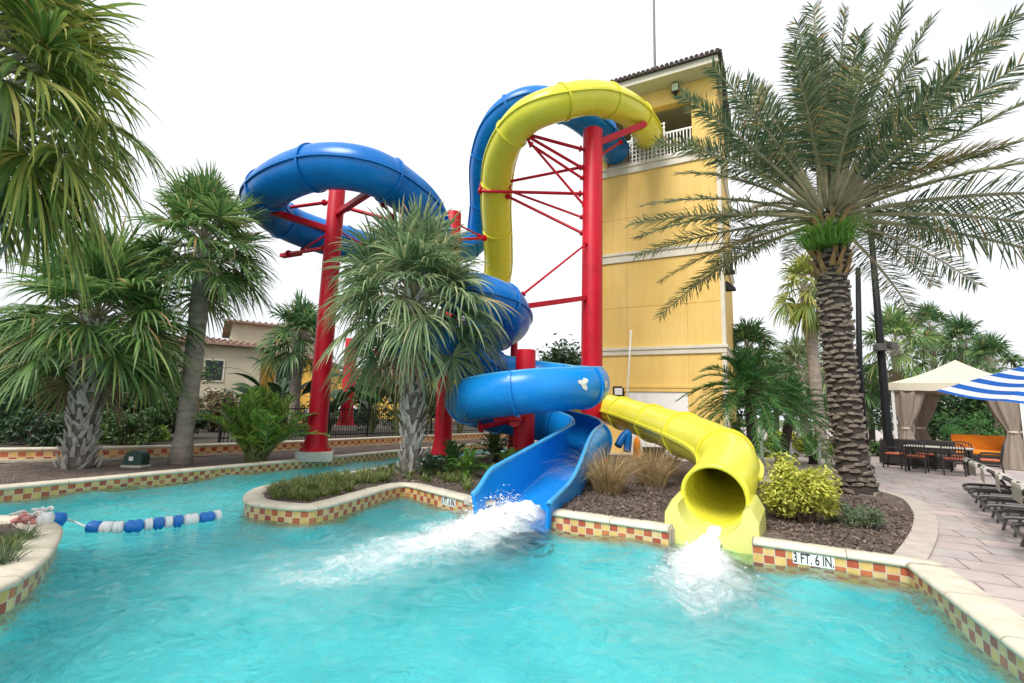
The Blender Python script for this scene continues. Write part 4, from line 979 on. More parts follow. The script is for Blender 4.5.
def shrub(name, c, rx, ry, rz, n, leaf, mat, label, cat='shrub', group=None, clumps=14, seed=0, stem=True, up=.3):
    c = np.asarray(c, float); t = thing(name, (c[0], c[1], c[2]), label, cat, group)
    r_ = np.random.default_rng(seed + 11); cen = []
    for k in range(clumps):
        v = r_.normal(0, 1, 3); v /= np.linalg.norm(v); v[2] = r_.uniform(-.8, 1.0)
        cen.append(np.array([rx, ry, rz]) * v * r_.uniform(.45, .85))
    cen = np.array(cen); idx = r_.integers(0, clumps, n)
    off = r_.normal(0, 1, (n, 3)); off /= np.linalg.norm(off, axis=1)[:, None]; off *= (r_.uniform(0, 1, n) ** .4)[:, None]
    P = cen[idx] + off * np.array([rx, ry, rz]) * r_.uniform(.22, .42, clumps)[idx][:, None]
    P[:, 2] = np.maximum(P[:, 2] + rz * .75, .02)
    nr = off + r_.normal(0, .55, (n, 3)); nr[:, 2] += up; nr /= np.linalg.norm(nr, axis=1)[:, None]
    a = np.cross(nr, r_.normal(0, 1, (n, 3))); a /= np.linalg.norm(a, axis=1)[:, None]; b_ = np.cross(nr, a)
    l = leaf * r_.uniform(.6, 1.3, n)[:, None]; w = l * .42
    V = np.stack([P - a * l, P + b_ * w - nr * l * .12, P + a * l, P - b_ * w - nr * l * .12], 1).reshape(-1, 3) + c
    mb = MB(); mb.add(V, [(4 * i, 4 * i + 1, 4 * i + 2, 4 * i + 3) for i in range(n)]); obj('foliage', mb, M[mat], t)
    if stem:
        sm = MB()
        for k in range(min(clumps, 9)):
            e = c + cen[k] + [0, 0, rz * .75]; a0 = c + np.array([cen[k][0] * .15, cen[k][1] * .15, -.05]); mdl = a0 + (e - a0) * .5 + [0, 0, rz * .15]
            sm.tube([a0, mdl, e], [.02 + .012 * rz, .014 + .008 * rz, .004], 5, False)
        obj('stems', sm, M['twig'], t)
    return t
def tuft(name, c, n, h, spread, w, mat, label, cat, group=None, lean=.6):
    c = np.asarray(c, float); t = thing(name, c, label, cat, group); mb = MB()
    for k in range(n):
        a = rng.uniform(0, 6.28); o_ = np.array([math.cos(a), math.sin(a), 0]); l = h * rng.uniform(.55, 1.15); le = lean * rng.uniform(.2, 1.25); p0 = c + o_ * spread * rng.uniform(0, .4)
        b2 = rng.uniform(0, 6.28); tv = np.array([math.cos(b2), math.sin(b2), 0]) * w
        s = np.array([0, .3, .6, .85, 1.0]); C = p0 + np.outer(s, [0, 0, 1]) * l + np.outer(s ** 1.8, o_) * l * le - np.outer(s ** 3.2, [0, 0, 1]) * l * le * .5
        W_ = np.array([.7, 1, .8, .5, .06])[:, None] * tv
        V = np.stack([C + W_, C - W_], 1).reshape(-1, 3); mb.add(V, [(2 * i, 2 * i + 1, 2 * i + 3, 2 * i + 2) for i in range(4)])
    obj('blades', mb, M[mat], t); return t
def frond_plant(name, c, n, L, ll, mat, label, cat, group=None, trunk=0., el0=25, el1=85, droop=.5, nl=34, stem_r=.05, lean=(0, 0), w=.011, stems=0, bark='bark_core'):
    c = np.asarray(c, float); t = thing(name, c, label, cat, group); mb, sm = MB(), MB()
    top = c + np.array([lean[0], lean[1], trunk])
    if trunk:
        tm = MB(); P = trunk_path(c - [0, 0, .1], top, .04); tm.tube(P, np.linspace(stem_r * 1.25, stem_r, len(P)) * (1 + .12 * np.sin(np.arange(len(P)) * 3.1)), 10); boots(tm, P, np.full(len(P), stem_r), int(trunk / .09), 6, .07, .03, .025, .1); obj('trunk', tm, M[bark], t)
    for i in range(n):
        u = (i + .5) / n; b0 = top
        if stems: a = rng.uniform(0, 6.28); b0 = c + np.array([math.cos(a), math.sin(a), 0]) * stems * rng.uniform(.2, 1)
        pinnate(mb, sm, b0, i * 2.39996 + rng.normal(0, .2), rad(el0 + (el1 - el0) * u) + rng.normal(0, .08), L * rng.uniform(.8, 1.1), nl, ll, droop * (1.2 - .5 * u), w=w)
    obj('crown', mb, M[mat], t); obj('leaf_stalks', sm, M['stem'], t); return t

# ------------------------------------------------------------------ palms
gl = 'fan palms round the pool'
sabal([-5.75, 5.1, -.05], D(-16, 66, 4.7), 'huge near fan palm whose yellow green skirt hangs in from the upper left edge', 92, 1.0, .95, .5, 'lf_sabal_yel', .2, True, 48, -58, gl, wid=.62)
b2_ = G(78, 466); sabal([b2_[0], b2_[1], -.03], D(97, 318, b2_[1] - .1), 'squat fan palm with thick boot covered trunk left of the green utility box', 78, 1.35, 1.2, .36, 'lf_sabal', .29, True, 44, -30, gl, boot_rows=24, wid=.62)
b3_ = G(180, 463); sabal([b3_[0], b3_[1], -.03], D(204, 242, b3_[1]), 'fan palm with bare smooth grey trunk right of the green utility box', 70, 1.1, 1.02, .32, 'lf_sabal', .20, False, 42, -34, gl, bend=.05, wid=.62)
b4_ = G(412, 472); sabal([b4_[0], b4_[1], -.03], D(414, 296, b4_[1]), 'shaggy grey green fan palm standing on the central island', 88, 1.35, 1.3, .42, 'lf_sabal_pale', .26, True, 40, -28, gl, wid=.6, boot_rows=20)
b5_ = D(292, 432, 20.5); sabal([b5_[0], b5_[1], .15], D(300, 335, 20.5), 'smaller fan palm between the beige house and the tall red column', 40, 1.15, .95, .42, 'lf_sabal_dk', .22, False, 28, -40, gl)
b7_ = D(822, 440, 19); sabal([b7_[0], 19, -.05], D(806, 285, 19), 'slim tall fan palm with bare pole trunk just left of the date palm', 34, 1.0, .8, .6, 'lf_sabal_yel', .21, False, 24, -75, gl)
gb = 'fan palms beyond the patio'
for (px, py, Y, R, L, mt_, lb) in ((895, 345, 24, 1.5, 1.6, 'lf_sabal', 'broad fan palm above the canopy of the cabana left of its peak'), (962, 340, 30, 1.5, 1.1, 'lf_sabal_dk', 'distant fan palm peeping over the cabana peak'),
                                   (990, 362, 26, 1.3, 1.1, 'lf_sabal_dk', 'low distant fan palm between the cabana and striped umbrella'), (748, 352, 22, 1.3, 1.2, 'lf_sabal_dk', 'dark fan palm hugging the tower corner'),
                                   (800, 372, 25, 1.5, 1.5, 'lf_sabal_pale', 'pale fan palm behind the pygmy palms'), (930, 328, 34, 1.5, 1.4, 'lf_sabal_dk', 'faraway fan palm left of the cabana peak'), (850, 385, 26, 1.4, 1.4, 'lf_sabal_dk', 'fan palm half hidden behind the date palm trunk')):
    c_ = D(px, py, Y); sabal([c_[0] + .1, Y, -.05], c_, lb, 34, R * .8, L * .8, .45, mt_, .2, False, 26, -45, gb)

# date palm
bd = G(857, 493); cd = D(828, 214, bd[1] + .1)
dt = thing('date_palm', (bd[0], bd[1], -.03), 'big date palm with ringed brown trunk in the right planting bed', 'palm tree')
P = trunk_path([bd[0], bd[1], -.12], cd + np.array([0, 0, -.1]), -.10, 24); rr = np.interp(np.linspace(0, 1, 24), [0, .05, .15, .8, .93, 1], [.46, .37, .29, .29, .36, .30])
tm = MB(); tm.tube(P, rr * .93, 22); obj('trunk', tm, M['bark_core'], dt, smooth=True)
tm = MB(); sP = np.linspace(0, 1, len(P))
for i in range(47):
    h = (i + .3) / 47
    for j in range(9):
        a = (j + .5 * (i % 2) + .1 * rng.normal()) * 2 * math.pi / 9; h_ = min(.99, max(.005, h + rng.normal(0, .0045))); c = np.array([np.interp(h_, sP, P[:, k]) for k in range(3)]); q = np.interp(h_, sP, rr) * .93
        o_ = np.array([math.cos(a), math.sin(a), 0]); tv = np.array([-math.sin(a), math.cos(a), 0]); w = q * .36 * rng.uniform(.85, 1.2); hh = .055 * rng.uniform(.7, 1.25); o1 = rng.uniform(.035, .075); sl = rng.normal(0, .016)
        pp = lambda x, oo, z: c + o_ * (q * math.cos(.33 * abs(x)) + oo) + tv * x * w + np.array([0, 0, z + sl * x])
        V = [pp(-1, -.04, -.02), pp(1, -.04, -.02), pp(.95, o1 * .7, 0), pp(0, o1, -.012), pp(-.95, o1 * .7, 0), pp(.75, o1 * .75, hh * .75), pp(0, o1 * 1.05, hh), pp(-.75, o1 * .75, hh * .75), pp(.7, -.04, hh * .9), pp(-.7, -.04, hh * .9)]
        tm.add(V, [(0, 1, 2, 3), (0, 3, 4), (4, 3, 6, 7), (3, 2, 5, 6), (7, 6, 9), (6, 8, 9), (6, 5, 8), (1, 8, 5, 2), (0, 4, 7, 9)]); obj('leaf_scars', tm, M['bark_date'], dt)
tm = MB(); boots(tm, P[17:], rr[17:], 7, 10, .28, .06, .16, .1, jit=.3); obj('leaf_boots', tm, M['rust'], dt)
mb, sm, md = MB(), MB(), MB()
NF = 82
for i in range(NF):
    u = (i + .5) / NF; el = rad(-16 + 101 * u ** .85) + rng.normal(0, .11); az = i * 2.39996 + rng.normal(0, .28)
    L = 4.55 * rng.uniform(.74, 1.06)
    if u < .42 and abs((az - math.atan2(-bd[1], -bd[0]) + math.pi) % (2 * math.pi) - math.pi) < rad(32): continue
    tgt = md if i in (9, 31, 40) else mb
    pinnate(tgt, sm, cd + np.array([math.cos(az) * .16, math.sin(az) * .16, -.15 + .35 * u]), az, el, L * (.8 if tgt is md else 1), 84, .66, (.28 - .16 * u) * rng.uniform(.5, 1.35), w=.0135, vang=.22, sweep=64, twist=rng.normal(0, .55), tip=.42, bare=.25)
obj('crown', mb, M['lf_date'], dt); obj('dry_fronds', md, M['lf_date_dry'], dt); obj('leaf_stalks', sm, M['petiole'], dt)
tuft('fern', D(828, 240, bd[1] - .42) + np.array([0, -.05, -.12]), 420, .62, 1.15, .012, 'lf_fern', 'bright green fern growing from the date palm boots', 'fern', lean=1.3)

# pygmy date palms and other plants of the right bed
q = G(752, 474); frond_plant('pygmy_palm', [q[0], q[1], -.03], 64, 1.8, .36, 'lf_pygmy', 'pygmy date palm with straight trunk right behind the yellow slide bend', 'palm tree', 'pygmy palms', trunk=D(751, 392, q[1])[2] + .05, el0=-25, droop=.55, nl=40, stem_r=.11)
q = D(778, 462, 15.5); frond_plant('pygmy_palm', [q[0], q[1], -.03], 52, 1.75, .34, 'lf_pygmy', 'pygmy date palm on a leaning trunk beside the rope barrier', 'palm tree', 'pygmy palms', trunk=1.75, el0=-20, droop=.55, nl=36, stem_r=.13, lean=(.55, .1))
q = D(812, 455, 16.5); frond_plant('cycad', [q[0], q[1], -.03], 26, 1.2, .22, 'lf_areca', 'yellowish low cycad left of the date palm trunk', 'plant', trunk=.3, el0=5, droop=.5, nl=30, stem_r=.12)
q = G(806, 527); shrub('shrub', [q[0] + .14, q[1] + .28, -.03], .62, .5, .54, 7600, .037, 'lf_lime', 'bright lime yellow shrub at the foot of the date palm', clumps=34, seed=1, up=.8)
q = G(868, 530); shrub('shrub', [q[0], q[1] + .25, -.03], .36, .36, .18, 3600, .018, 'lf_sage', 'low grey green shrub in front of the date palm base', clumps=26, seed=2)
# dry ornamental grasses
gg = 'dry ornamental grasses'
q = G(608, 492); tuft('ornamental_grass', [q[0], q[1], -.03], 620, 1.0, .6, .0045, 'grass_dry', 'tan ornamental grass clump right of the blue flume wall', 'grass clump', gg, 1.05)
q = G(655, 487); tuft('ornamental_grass', [q[0], q[1] + .2, -.03], 700, 1.05, .7, .0045, 'grass_dry', 'bushier tan ornamental grass clump left of the yellow slide mouth', 'grass clump', gg, 1.0)
q = G(668, 476); tuft('ornamental_grass', [q[0], q[1] + .2, -.03], 360, .9, .6, .0045, 'grass_dry', 'thin tan ornamental grass clump under the yellow tube', 'grass clump', gg, .7)
# island ground cover, one mass of tufts
mb = MB(); polyI = np.vstack([FRONT_A, BACK_ISL[::-1]])
k = 0
while k < 190:
    px, py = rng.uniform(262, 470), rng.uniform(466, 502); p = G(px, py)
    if not inside(p[:2], np.vstack([offset(FRONT_A, .40), offset(BACK_ISL, -.3)[::-1]])) or (px > 385 and rng.random() < .5): continue
    k += 1
    for j in range(34):
        a = rng.uniform(0, 6.28); o_ = np.array([math.cos(a), math.sin(a), 0]); l = rng.uniform(.13, .27); le = rng.uniform(.3, 1.1); tv = np.array([-math.sin(a), math.cos(a), 0]) * .006
        s = np.array([0, .4, .75, 1.0]); C = np.array([p[0], p[1], -.01]) + o_ * rng.uniform(0, .06) + np.outer(s, [0, 0, 1]) * l + np.outer(s ** 1.7, o_) * l * le - np.outer(s ** 3, [0, 0, 1]) * l * le * .55
        W_ = np.array([.8, 1, .7, .08])[:, None] * tv; mb.add(np.stack([C + W_, C - W_], 1).reshape(-1, 3), [(2 * i, 2 * i + 1, 2 * i + 3, 2 * i + 2) for i in range(3)])
tag(obj('grass', mb, M['grass']), 'tufty green ground cover on the central island', 'ground cover', kind='stuff')
# plants between the central palm and the blue flume
for (px, py, Yo, n_, L_, ll_, mt_, lb, el0) in ((452, 470, 0, 22, .95, .2, 'lf_pygmy', 'dark green cycad right of the central palm trunk', 10), (494, 462, .3, 26, 1.2, .24, 'lf_mid', 'wide dark cycad in front of the lower blue loop', 8),
                                           (470, 474, -.6, 20, .8, .14, 'lf_fern', 'bright lime fern left of the blue flume', 30), (512, 474, -.2, 16, .8, .18, 'lf_areca', 'yellow green cycad at the foot of the stubby red column', 15), (432, 474, -.4, 16, .6, .16, 'lf_dark', 'small dark cycad against the central palm trunk', 10)):
    q = G(px, py); frond_plant('cycad', [q[0], q[1] + Yo, -.03], n_, L_, ll_, mt_, lb, 'plant', 'low leafy plants on the island', trunk=.12, el0=el0, droop=.5, nl=26, stem_r=.08)
# left bed
q = G(254, 461); frond_plant('areca_palm', [q[0], q[1] + .1, -.03], 70, 2.35, .42, 'lf_areca', 'yellow green clumping palm left of the tall red column', 'palm tree', None, el0=50, el1=89, droop=.32, nl=30, stems=.25, w=.016)
# islet tufts
for k, (px, py, h) in enumerate(((8, 552, .25), (24, 540, .22), (0, 565, .28))):
    q = G(px, py); tuft('grass_tuft', [q[0], q[1], -.04], 130, h, .25, .005, 'lf_sage' if k else 'grass', ('olive grass tuft on the islet nearest its coping', 'grey green grass tuft on the islet by the float line knot', 'tall grey green grass tuft at the left frame edge on the islet')[k], 'grass clump', 'tufts on the islet', .9)

# ------------------------------------------------------------------ background planting
hb = 'shrubs behind the raised wall'
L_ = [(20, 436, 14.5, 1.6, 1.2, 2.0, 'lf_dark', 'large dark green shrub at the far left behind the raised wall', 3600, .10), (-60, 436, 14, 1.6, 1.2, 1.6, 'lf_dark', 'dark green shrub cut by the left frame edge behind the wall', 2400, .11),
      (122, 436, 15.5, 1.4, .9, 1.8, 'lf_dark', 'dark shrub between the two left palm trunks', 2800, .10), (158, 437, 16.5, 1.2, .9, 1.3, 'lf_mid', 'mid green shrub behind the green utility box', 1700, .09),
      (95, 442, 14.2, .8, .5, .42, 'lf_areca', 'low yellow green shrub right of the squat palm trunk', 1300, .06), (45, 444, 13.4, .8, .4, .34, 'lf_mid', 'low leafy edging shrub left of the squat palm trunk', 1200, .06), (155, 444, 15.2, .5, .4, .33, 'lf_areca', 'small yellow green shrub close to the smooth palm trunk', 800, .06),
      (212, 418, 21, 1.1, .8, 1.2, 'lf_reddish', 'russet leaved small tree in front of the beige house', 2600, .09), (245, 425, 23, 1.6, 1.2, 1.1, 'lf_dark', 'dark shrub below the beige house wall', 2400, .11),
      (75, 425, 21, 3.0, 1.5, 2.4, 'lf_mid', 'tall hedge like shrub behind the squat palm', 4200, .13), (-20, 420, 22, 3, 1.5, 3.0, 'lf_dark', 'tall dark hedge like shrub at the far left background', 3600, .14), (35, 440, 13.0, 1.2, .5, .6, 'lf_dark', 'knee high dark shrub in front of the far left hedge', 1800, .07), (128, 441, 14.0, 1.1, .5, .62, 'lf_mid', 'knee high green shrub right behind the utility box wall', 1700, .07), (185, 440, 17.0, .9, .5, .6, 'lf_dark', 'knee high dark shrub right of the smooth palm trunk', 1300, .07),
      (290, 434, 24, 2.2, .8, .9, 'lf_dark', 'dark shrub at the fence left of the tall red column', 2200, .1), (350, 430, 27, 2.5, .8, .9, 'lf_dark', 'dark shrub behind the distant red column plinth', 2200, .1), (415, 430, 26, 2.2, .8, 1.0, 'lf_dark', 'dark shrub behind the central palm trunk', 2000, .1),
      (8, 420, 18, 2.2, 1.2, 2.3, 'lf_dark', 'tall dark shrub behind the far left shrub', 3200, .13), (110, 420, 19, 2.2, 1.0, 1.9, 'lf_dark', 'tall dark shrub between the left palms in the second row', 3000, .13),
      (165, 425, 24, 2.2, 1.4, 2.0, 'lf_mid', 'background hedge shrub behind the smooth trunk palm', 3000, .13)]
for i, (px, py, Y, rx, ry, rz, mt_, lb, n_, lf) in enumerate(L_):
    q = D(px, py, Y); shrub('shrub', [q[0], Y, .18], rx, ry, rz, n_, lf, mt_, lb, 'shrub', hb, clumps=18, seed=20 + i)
# paddle-leaved plants (bird of paradise) behind the columns
def paddle_plant(c, n, h, label, mat='lf_dark'):
    c = np.asarray(c, float); t = thing('paddle_plant', c, label, 'plant', 'paddle leaved plants by the fence'); mb, sm = MB(), MB()
    for k in range(n):
        a = rng.uniform(0, 6.28); o_ = np.array([math.cos(a), math.sin(a), 0]); l = h * rng.uniform(.6, 1.1); le = rng.uniform(.15, .7)
        e = c + [0, 0, l * .62] + o_ * l * le * .45; sm.tube([c, c + (e - c) * .5 + [0, 0, .06 * l], e], [.025, .02, .012], 5, False)
        d = np.array([0, 0, .8]) + o_ * le; d /= np.linalg.norm(d); tv = np.cross(d, o_); tv = np.array([-math.sin(a), math.cos(a), 0]); tv = tv * .8 + rng.normal(0, .3, 3); s = np.linspace(0, 1, 7); w = np.array([.02, .10, .15, .16, .14, .09, .0]) * h * .55
        C = e + np.outer(s, d) * l * .5 + np.outer(s ** 2, o_) * l * .2 - np.outer(s ** 3, [0, 0, 1]) * l * .18
        mb.add(np.stack([C + w[:, None] * tv, C - [0, 0, .02], C - w[:, None] * tv], 1).reshape(-1, 3), [q for i in range(6) for q in ((3 * i, 3 * i + 1, 3 * i + 4, 3 * i + 3), (3 * i + 1, 3 * i + 2, 3 * i + 5, 3 * i + 4))])
    obj('leaves', mb, M[mat], t); obj('stems', sm, M['stem'], t)
for (px, Y, n_, h_, lb) in ((372, 22, 26, 2.6, 'paddle leaved plant right of the distant red column'), (398, 21, 26, 3.0, 'tall paddle leaved plant left of the central palm trunk'), (330, 24, 22, 2.4, 'paddle leaved plant behind the tall red column'), (425, 23, 24, 2.6, 'paddle leaved plant behind the central palm trunk'),
                            (278, 21.5, 22, 3.2, 'banana like paddle plant left of the tall red column'), (460, 24, 20, 2.4, 'paddle leaved plant behind the island cycads')):
    q = D(px, 430, Y); paddle_plant([q[0], Y, .18], n_, h_, lb, 'lf_dark' if px != 398 else 'lf_mid')
tg = 'trees beyond the pool'
def tree(c, h, rx, rz, mat, label, n=3000, lf=.14, seed=0):
    c = np.asarray(c, float); t = thing('tree', c, label, 'tree', tg)
    tm = MB(); tm.tube([c - [0, 0, .2], c + [.1, 0, h * .3], c + [0, .1, h * .62]], [.2, .15, .08], 8)
    r_ = np.random.default_rng(seed)
    cen = []
    for k in range(22):
        v = r_.normal(0, 1, 3); v /= np.linalg.norm(v); p_ = np.array([rx * v[0], rx * v[1], rz * v[2]]) * r_.uniform(.4, .95); cen.append(p_)
        if k < 12: tm.tube([c + [0, 0, h * .45], c + np.array([0, 0, h * .6]) + p_ * .5, c + np.array([0, 0, h * .68]) + p_], [.07, .04, .012], 5, False)
    obj('trunk', tm, M['twig'], t); cen = np.array(cen); idx = r_.integers(0, 22, n); off = r_.normal(0, 1, (n, 3)) * .27
    P = c + np.array([0, 0, h * .68]) + cen[idx] + off * np.array([rx, rx, rz]) * r_.uniform(.5, 1.2, 22)[idx][:, None]; P[:, 2] = np.maximum(P[:, 2], .1)
    nr = r_.normal(0, 1, (n, 3)); nr[:, 2] += .5; nr /= np.linalg.norm(nr, axis=1)[:, None]; a = np.cross(nr, r_.normal(0, 1, (n, 3))); a /= np.linalg.norm(a, axis=1)[:, None]; b_ = np.cross(nr, a); l = lf * r_.uniform(.6, 1.3, n)[:, None]
    mb = MB(); mb.add(np.stack([P - a * l, P + b_ * l * .45, P + a * l, P - b_ * l * .45], 1).reshape(-1, 3), [(4 * i, 4 * i + 1, 4 * i + 2, 4 * i + 3) for i in range(n)]); obj('crown', mb, M[mat], t)
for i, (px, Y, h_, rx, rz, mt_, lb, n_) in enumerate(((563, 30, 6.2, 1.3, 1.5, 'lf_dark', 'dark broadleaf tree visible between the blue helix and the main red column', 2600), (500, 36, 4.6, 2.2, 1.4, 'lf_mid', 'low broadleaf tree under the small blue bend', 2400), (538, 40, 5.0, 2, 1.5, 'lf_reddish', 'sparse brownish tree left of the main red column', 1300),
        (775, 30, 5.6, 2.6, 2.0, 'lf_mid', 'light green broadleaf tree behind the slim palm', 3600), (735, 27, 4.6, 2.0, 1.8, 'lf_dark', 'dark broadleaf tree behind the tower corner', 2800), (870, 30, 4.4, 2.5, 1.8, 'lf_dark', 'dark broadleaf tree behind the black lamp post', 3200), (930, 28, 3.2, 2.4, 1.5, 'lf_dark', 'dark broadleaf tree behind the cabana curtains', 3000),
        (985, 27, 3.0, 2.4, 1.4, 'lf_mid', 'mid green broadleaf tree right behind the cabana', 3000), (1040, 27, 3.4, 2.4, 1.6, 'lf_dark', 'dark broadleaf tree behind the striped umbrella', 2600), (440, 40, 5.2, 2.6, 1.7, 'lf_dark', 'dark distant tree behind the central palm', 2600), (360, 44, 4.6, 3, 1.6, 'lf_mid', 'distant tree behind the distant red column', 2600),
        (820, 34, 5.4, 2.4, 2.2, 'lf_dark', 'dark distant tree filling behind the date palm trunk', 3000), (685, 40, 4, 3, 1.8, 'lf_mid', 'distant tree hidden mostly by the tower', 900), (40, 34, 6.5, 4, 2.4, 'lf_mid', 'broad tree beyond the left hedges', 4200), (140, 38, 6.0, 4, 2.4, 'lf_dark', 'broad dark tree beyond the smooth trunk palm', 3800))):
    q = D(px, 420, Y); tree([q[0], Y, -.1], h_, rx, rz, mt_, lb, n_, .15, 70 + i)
for i, (px, Y, rx, rz, mt_, lb) in enumerate(((762, 19, .8, .55, 'lf_areca', 'yellowish shrub beyond the rope barrier left of the leaning palm'), (790, 19.5, .9, .6, 'lf_lime', 'lime shrub beyond the rope barrier below the leaning palm'), (835, 20, .8, .5, 'lf_areca', 'yellow green shrub just left of the date palm trunk base'), (878, 21, 1.0, .45, 'lf_mid', 'low green shrub beside the lamp post base'),
        (732, 19, .9, .9, 'lf_mid', 'green shrub against the tower corner base'), (900, 25, 1.6, 1.1, 'lf_dark', 'dark shrub behind the left cabana curtain'), (960, 25, 2.0, 1.2, 'lf_pygmy', 'rich green shrub seen through the open cabana'))):
    q = D(px, 440, Y); shrub('shrub', [q[0], Y, -.05], rx, rx * .7, rz, 1500, .07, mt_, lb, 'shrub', 'shrubs beyond the patio', clumps=14, seed=120 + i)

# ------------------------------------------------------------------ fence, houses, cars
FP = offset(W2P, 1.7); FP = resample(FP[FP[:, 1] > 15.6], .125)
fn = thing('iron_fence', (FP[0][0], FP[0][1], .2), 'black iron picket fence behind the raised tiled wall', 'fence')
b = MB()
for p in FP: b.box((p[0], p[1], .8), (.018, .018, 1.2))
for z in (.32, 1.3):
    for i in range(0, len(FP) - 8, 8): b.beam([*FP[i], z], [*FP[i + 8], z], .035)
obj('picket_panel', b, M['black'], fn)
for i in range(0, len(FP), 16):
    b = MB(); b.box((FP[i][0], FP[i][1], .85), (.07, .07, 1.35)); b.lathe((FP[i][0], FP[i][1], 1.53), [(.045, 0), (.05, .02), (.02, .06), (.005, .075)], 8); obj('post', b, M['black'], fn)
def house(px, Y, ang, w, d, h, roof_h, wall, label, roofmat='roof_tile', wins=(), over=.5):
    q = D(px, 420, Y); c = np.array([q[0], Y, 0]); t = thing('house', c, label, 'house', 'resort houses behind the fence')
    ca, sa = math.cos(ang), math.sin(ang); Mx = np.array([[ca, -sa, 0], [sa, ca, 0], [0, 0, 1]])
    def L(x, y, z): return c + Mx @ np.array([x, y, z])
    b = MB(); b.box(L(0, 0, h / 2 - .1), (w, d, h + .2), M=Mx); obj('wall', b, M[wall], t)
    b = MB(); o = over; cs = [L(-w / 2 - o, -d / 2 - o, h + .1), L(w / 2 + o, -d / 2 - o, h + .1), L(w / 2 + o, d / 2 + o, h + .1), L(-w / 2 - o, d / 2 + o, h + .1)]
    cb = [p - np.array([0, 0, .14]) for p in cs]; k = min(w, d) / 2
    r0, r1 = (L(-w / 2 + k * .9, 0, h + roof_h), L(w / 2 - k * .9, 0, h + roof_h))
    b.add(cs + [r0, r1] + cb, [(0, 1, 5, 4), (1, 2, 5), (2, 3, 4, 5), (3, 0, 4), (0, 6, 7, 1), (1, 7, 8, 2), (2, 8, 9, 3), (3, 9, 6, 0), (6, 9, 8, 7)])
    nrow = int(w / .32)
    for i in range(nrow):
        x = -w / 2 - o + (w + 2 * o) * (i + .5) / nrow; f_ = min(1, (w / 2 + o - abs(x)) / (k * .9 + o)); a = L(x, -d / 2 - o, h + .13); e_ = L(x, -d / 2 - o + f_ * (d / 2 + o), h + .13 + f_ * (roof_h - .1)); b.tube([a, (a + e_) / 2, e_], .08, 6)
    obj('roof', b, M[roofmat], t)
    for (x, z, ww, hh, side) in wins:
        b = MB()
        if side == 'f': b.box(L(x, -d / 2 - .02, z), (ww + .2, .08, hh + .2), M=Mx)
        else: b.box(L(-w / 2 - .02 if side == 'l' else w / 2 + .02, x, z), (.08, ww + .2, hh + .2), M=Mx)
        f_ = obj('window', b, M['cream'], t); b = MB()
        if side == 'f': b.box(L(x, -d / 2 - .065, z), (ww, .03, hh), M=Mx)
        else: b.box(L(-w / 2 - .065 if side == 'l' else w / 2 + .065, x, z), (.03, ww, hh), M=Mx)
        obj('pane', b, M['window'], f_)
    return t
house(198, 33, .45, 7, 8, 5.0, .8, 'beige_wall', 'beige resort house with terracotta eaves left of the small fan palm', wins=((-1.8, 3.4, .9, 1.2, 'f'), (1.0, 3.4, .9, 1.2, 'f'), (-1.5, 1.4, .9, 1.3, 'f'), (1.2, 1.3, .8, 1.6, 'f')))
house(262, 38, .55, 5.5, 9, 6.9, .35, 'beige_wall', 'taller plain beige house block with a thin red roof edge', wins=())
house(290, 37, .15, 5, 8, 4.6, .8, 'ochre_wall', 'golden house with dark doorways seen beside the tall red column', wins=((-1.6, 3.5, 1.0, 1.2, 'f'), (.5, 3.5, 1.0, 1.2, 'f'), (-1.6, 1.3, 1.1, 2.0, 'f'), (.5, 1.3, 1.1, 2.0, 'f')))
house(405, 56, 0, 14, 8, 4.8, 1.4, 'ochre_wall', 'far golden house partly hidden by the central palm', wins=((-5, 3.6, 1.2, 1.3, 'f'), (-2, 3.6, 1.2, 1.3, 'f'), (2, 3.6, 1.2, 1.3, 'f'), (-3.5, 1.4, 1.3, 1.8, 'f'), (3, 1.4, 1.3, 1.8, 'f')))
def car(px, Y, rz, label, paint='car'):
    q = D(px, 425, Y); t = thing('parked_car', (q[0], Y, .2), label, 'car', 'cars parked beyond the fence')
    b = MB(); n_ = 14
    prof = [(-2.2, .35), (-2.2, .8), (-2.0, .95), (-1.5, 1.0), (-.9, 1.45), (.6, 1.5), (1.3, 1.02), (2.05, .85), (2.2, .6), (2.15, .35)]
    V = []; m_ = len(prof)
    for y_, k in ((-.85, 0), (-.78, 1), (.78, 1), (.85, 0)):
        for x, z in prof: V.append((x * (1 if k == 0 else .99), y_ * (.84 if z > 1.1 else 1), z if k == 0 else z + .03))
    f = [(j * m_ + i, j * m_ + (i + 1) % m_, (j + 1) * m_ + (i + 1) % m_, (j + 1) * m_ + i) for j in range(3) for i in range(m_)] + [tuple(range(m_))[::-1], tuple(3 * m_ + i for i in range(m_))]
    b.add(V, f); bo = obj('body', b, M[paint], t, smooth=False, origin=(0, 0, 0), bevel=.03)
    b = MB()
    for y_ in (-.79, .79): b.add([(-1.35, y_ * 1.06, 1.02), (1.12, y_ * 1.06, 1.04), (.55, y_ * .93, 1.42), (-.88, y_ * .93, 1.40)], [(0, 1, 2, 3)] if y_ < 0 else [(3, 2, 1, 0)])
    obj('side_window', b, M['window'], t, origin=(0, 0, 0))
    for x in (-1.35, 1.35):
        for y_ in (-.8, .8):
            b = MB(); b.tube([(x, y_ - .1, .33), (x, y_, .33), (x, y_ + .1, .33)], .33, 18); obj('wheel', b, M['tyre'], t, origin=(0, 0, 0))
    t.rotation_euler = (0, 0, rz)
car(338, 34, .2, 'white parked car glimpsed between the two left red columns'); car(428, 40, .1, 'white parked car glimpsed right of the central palm trunk')

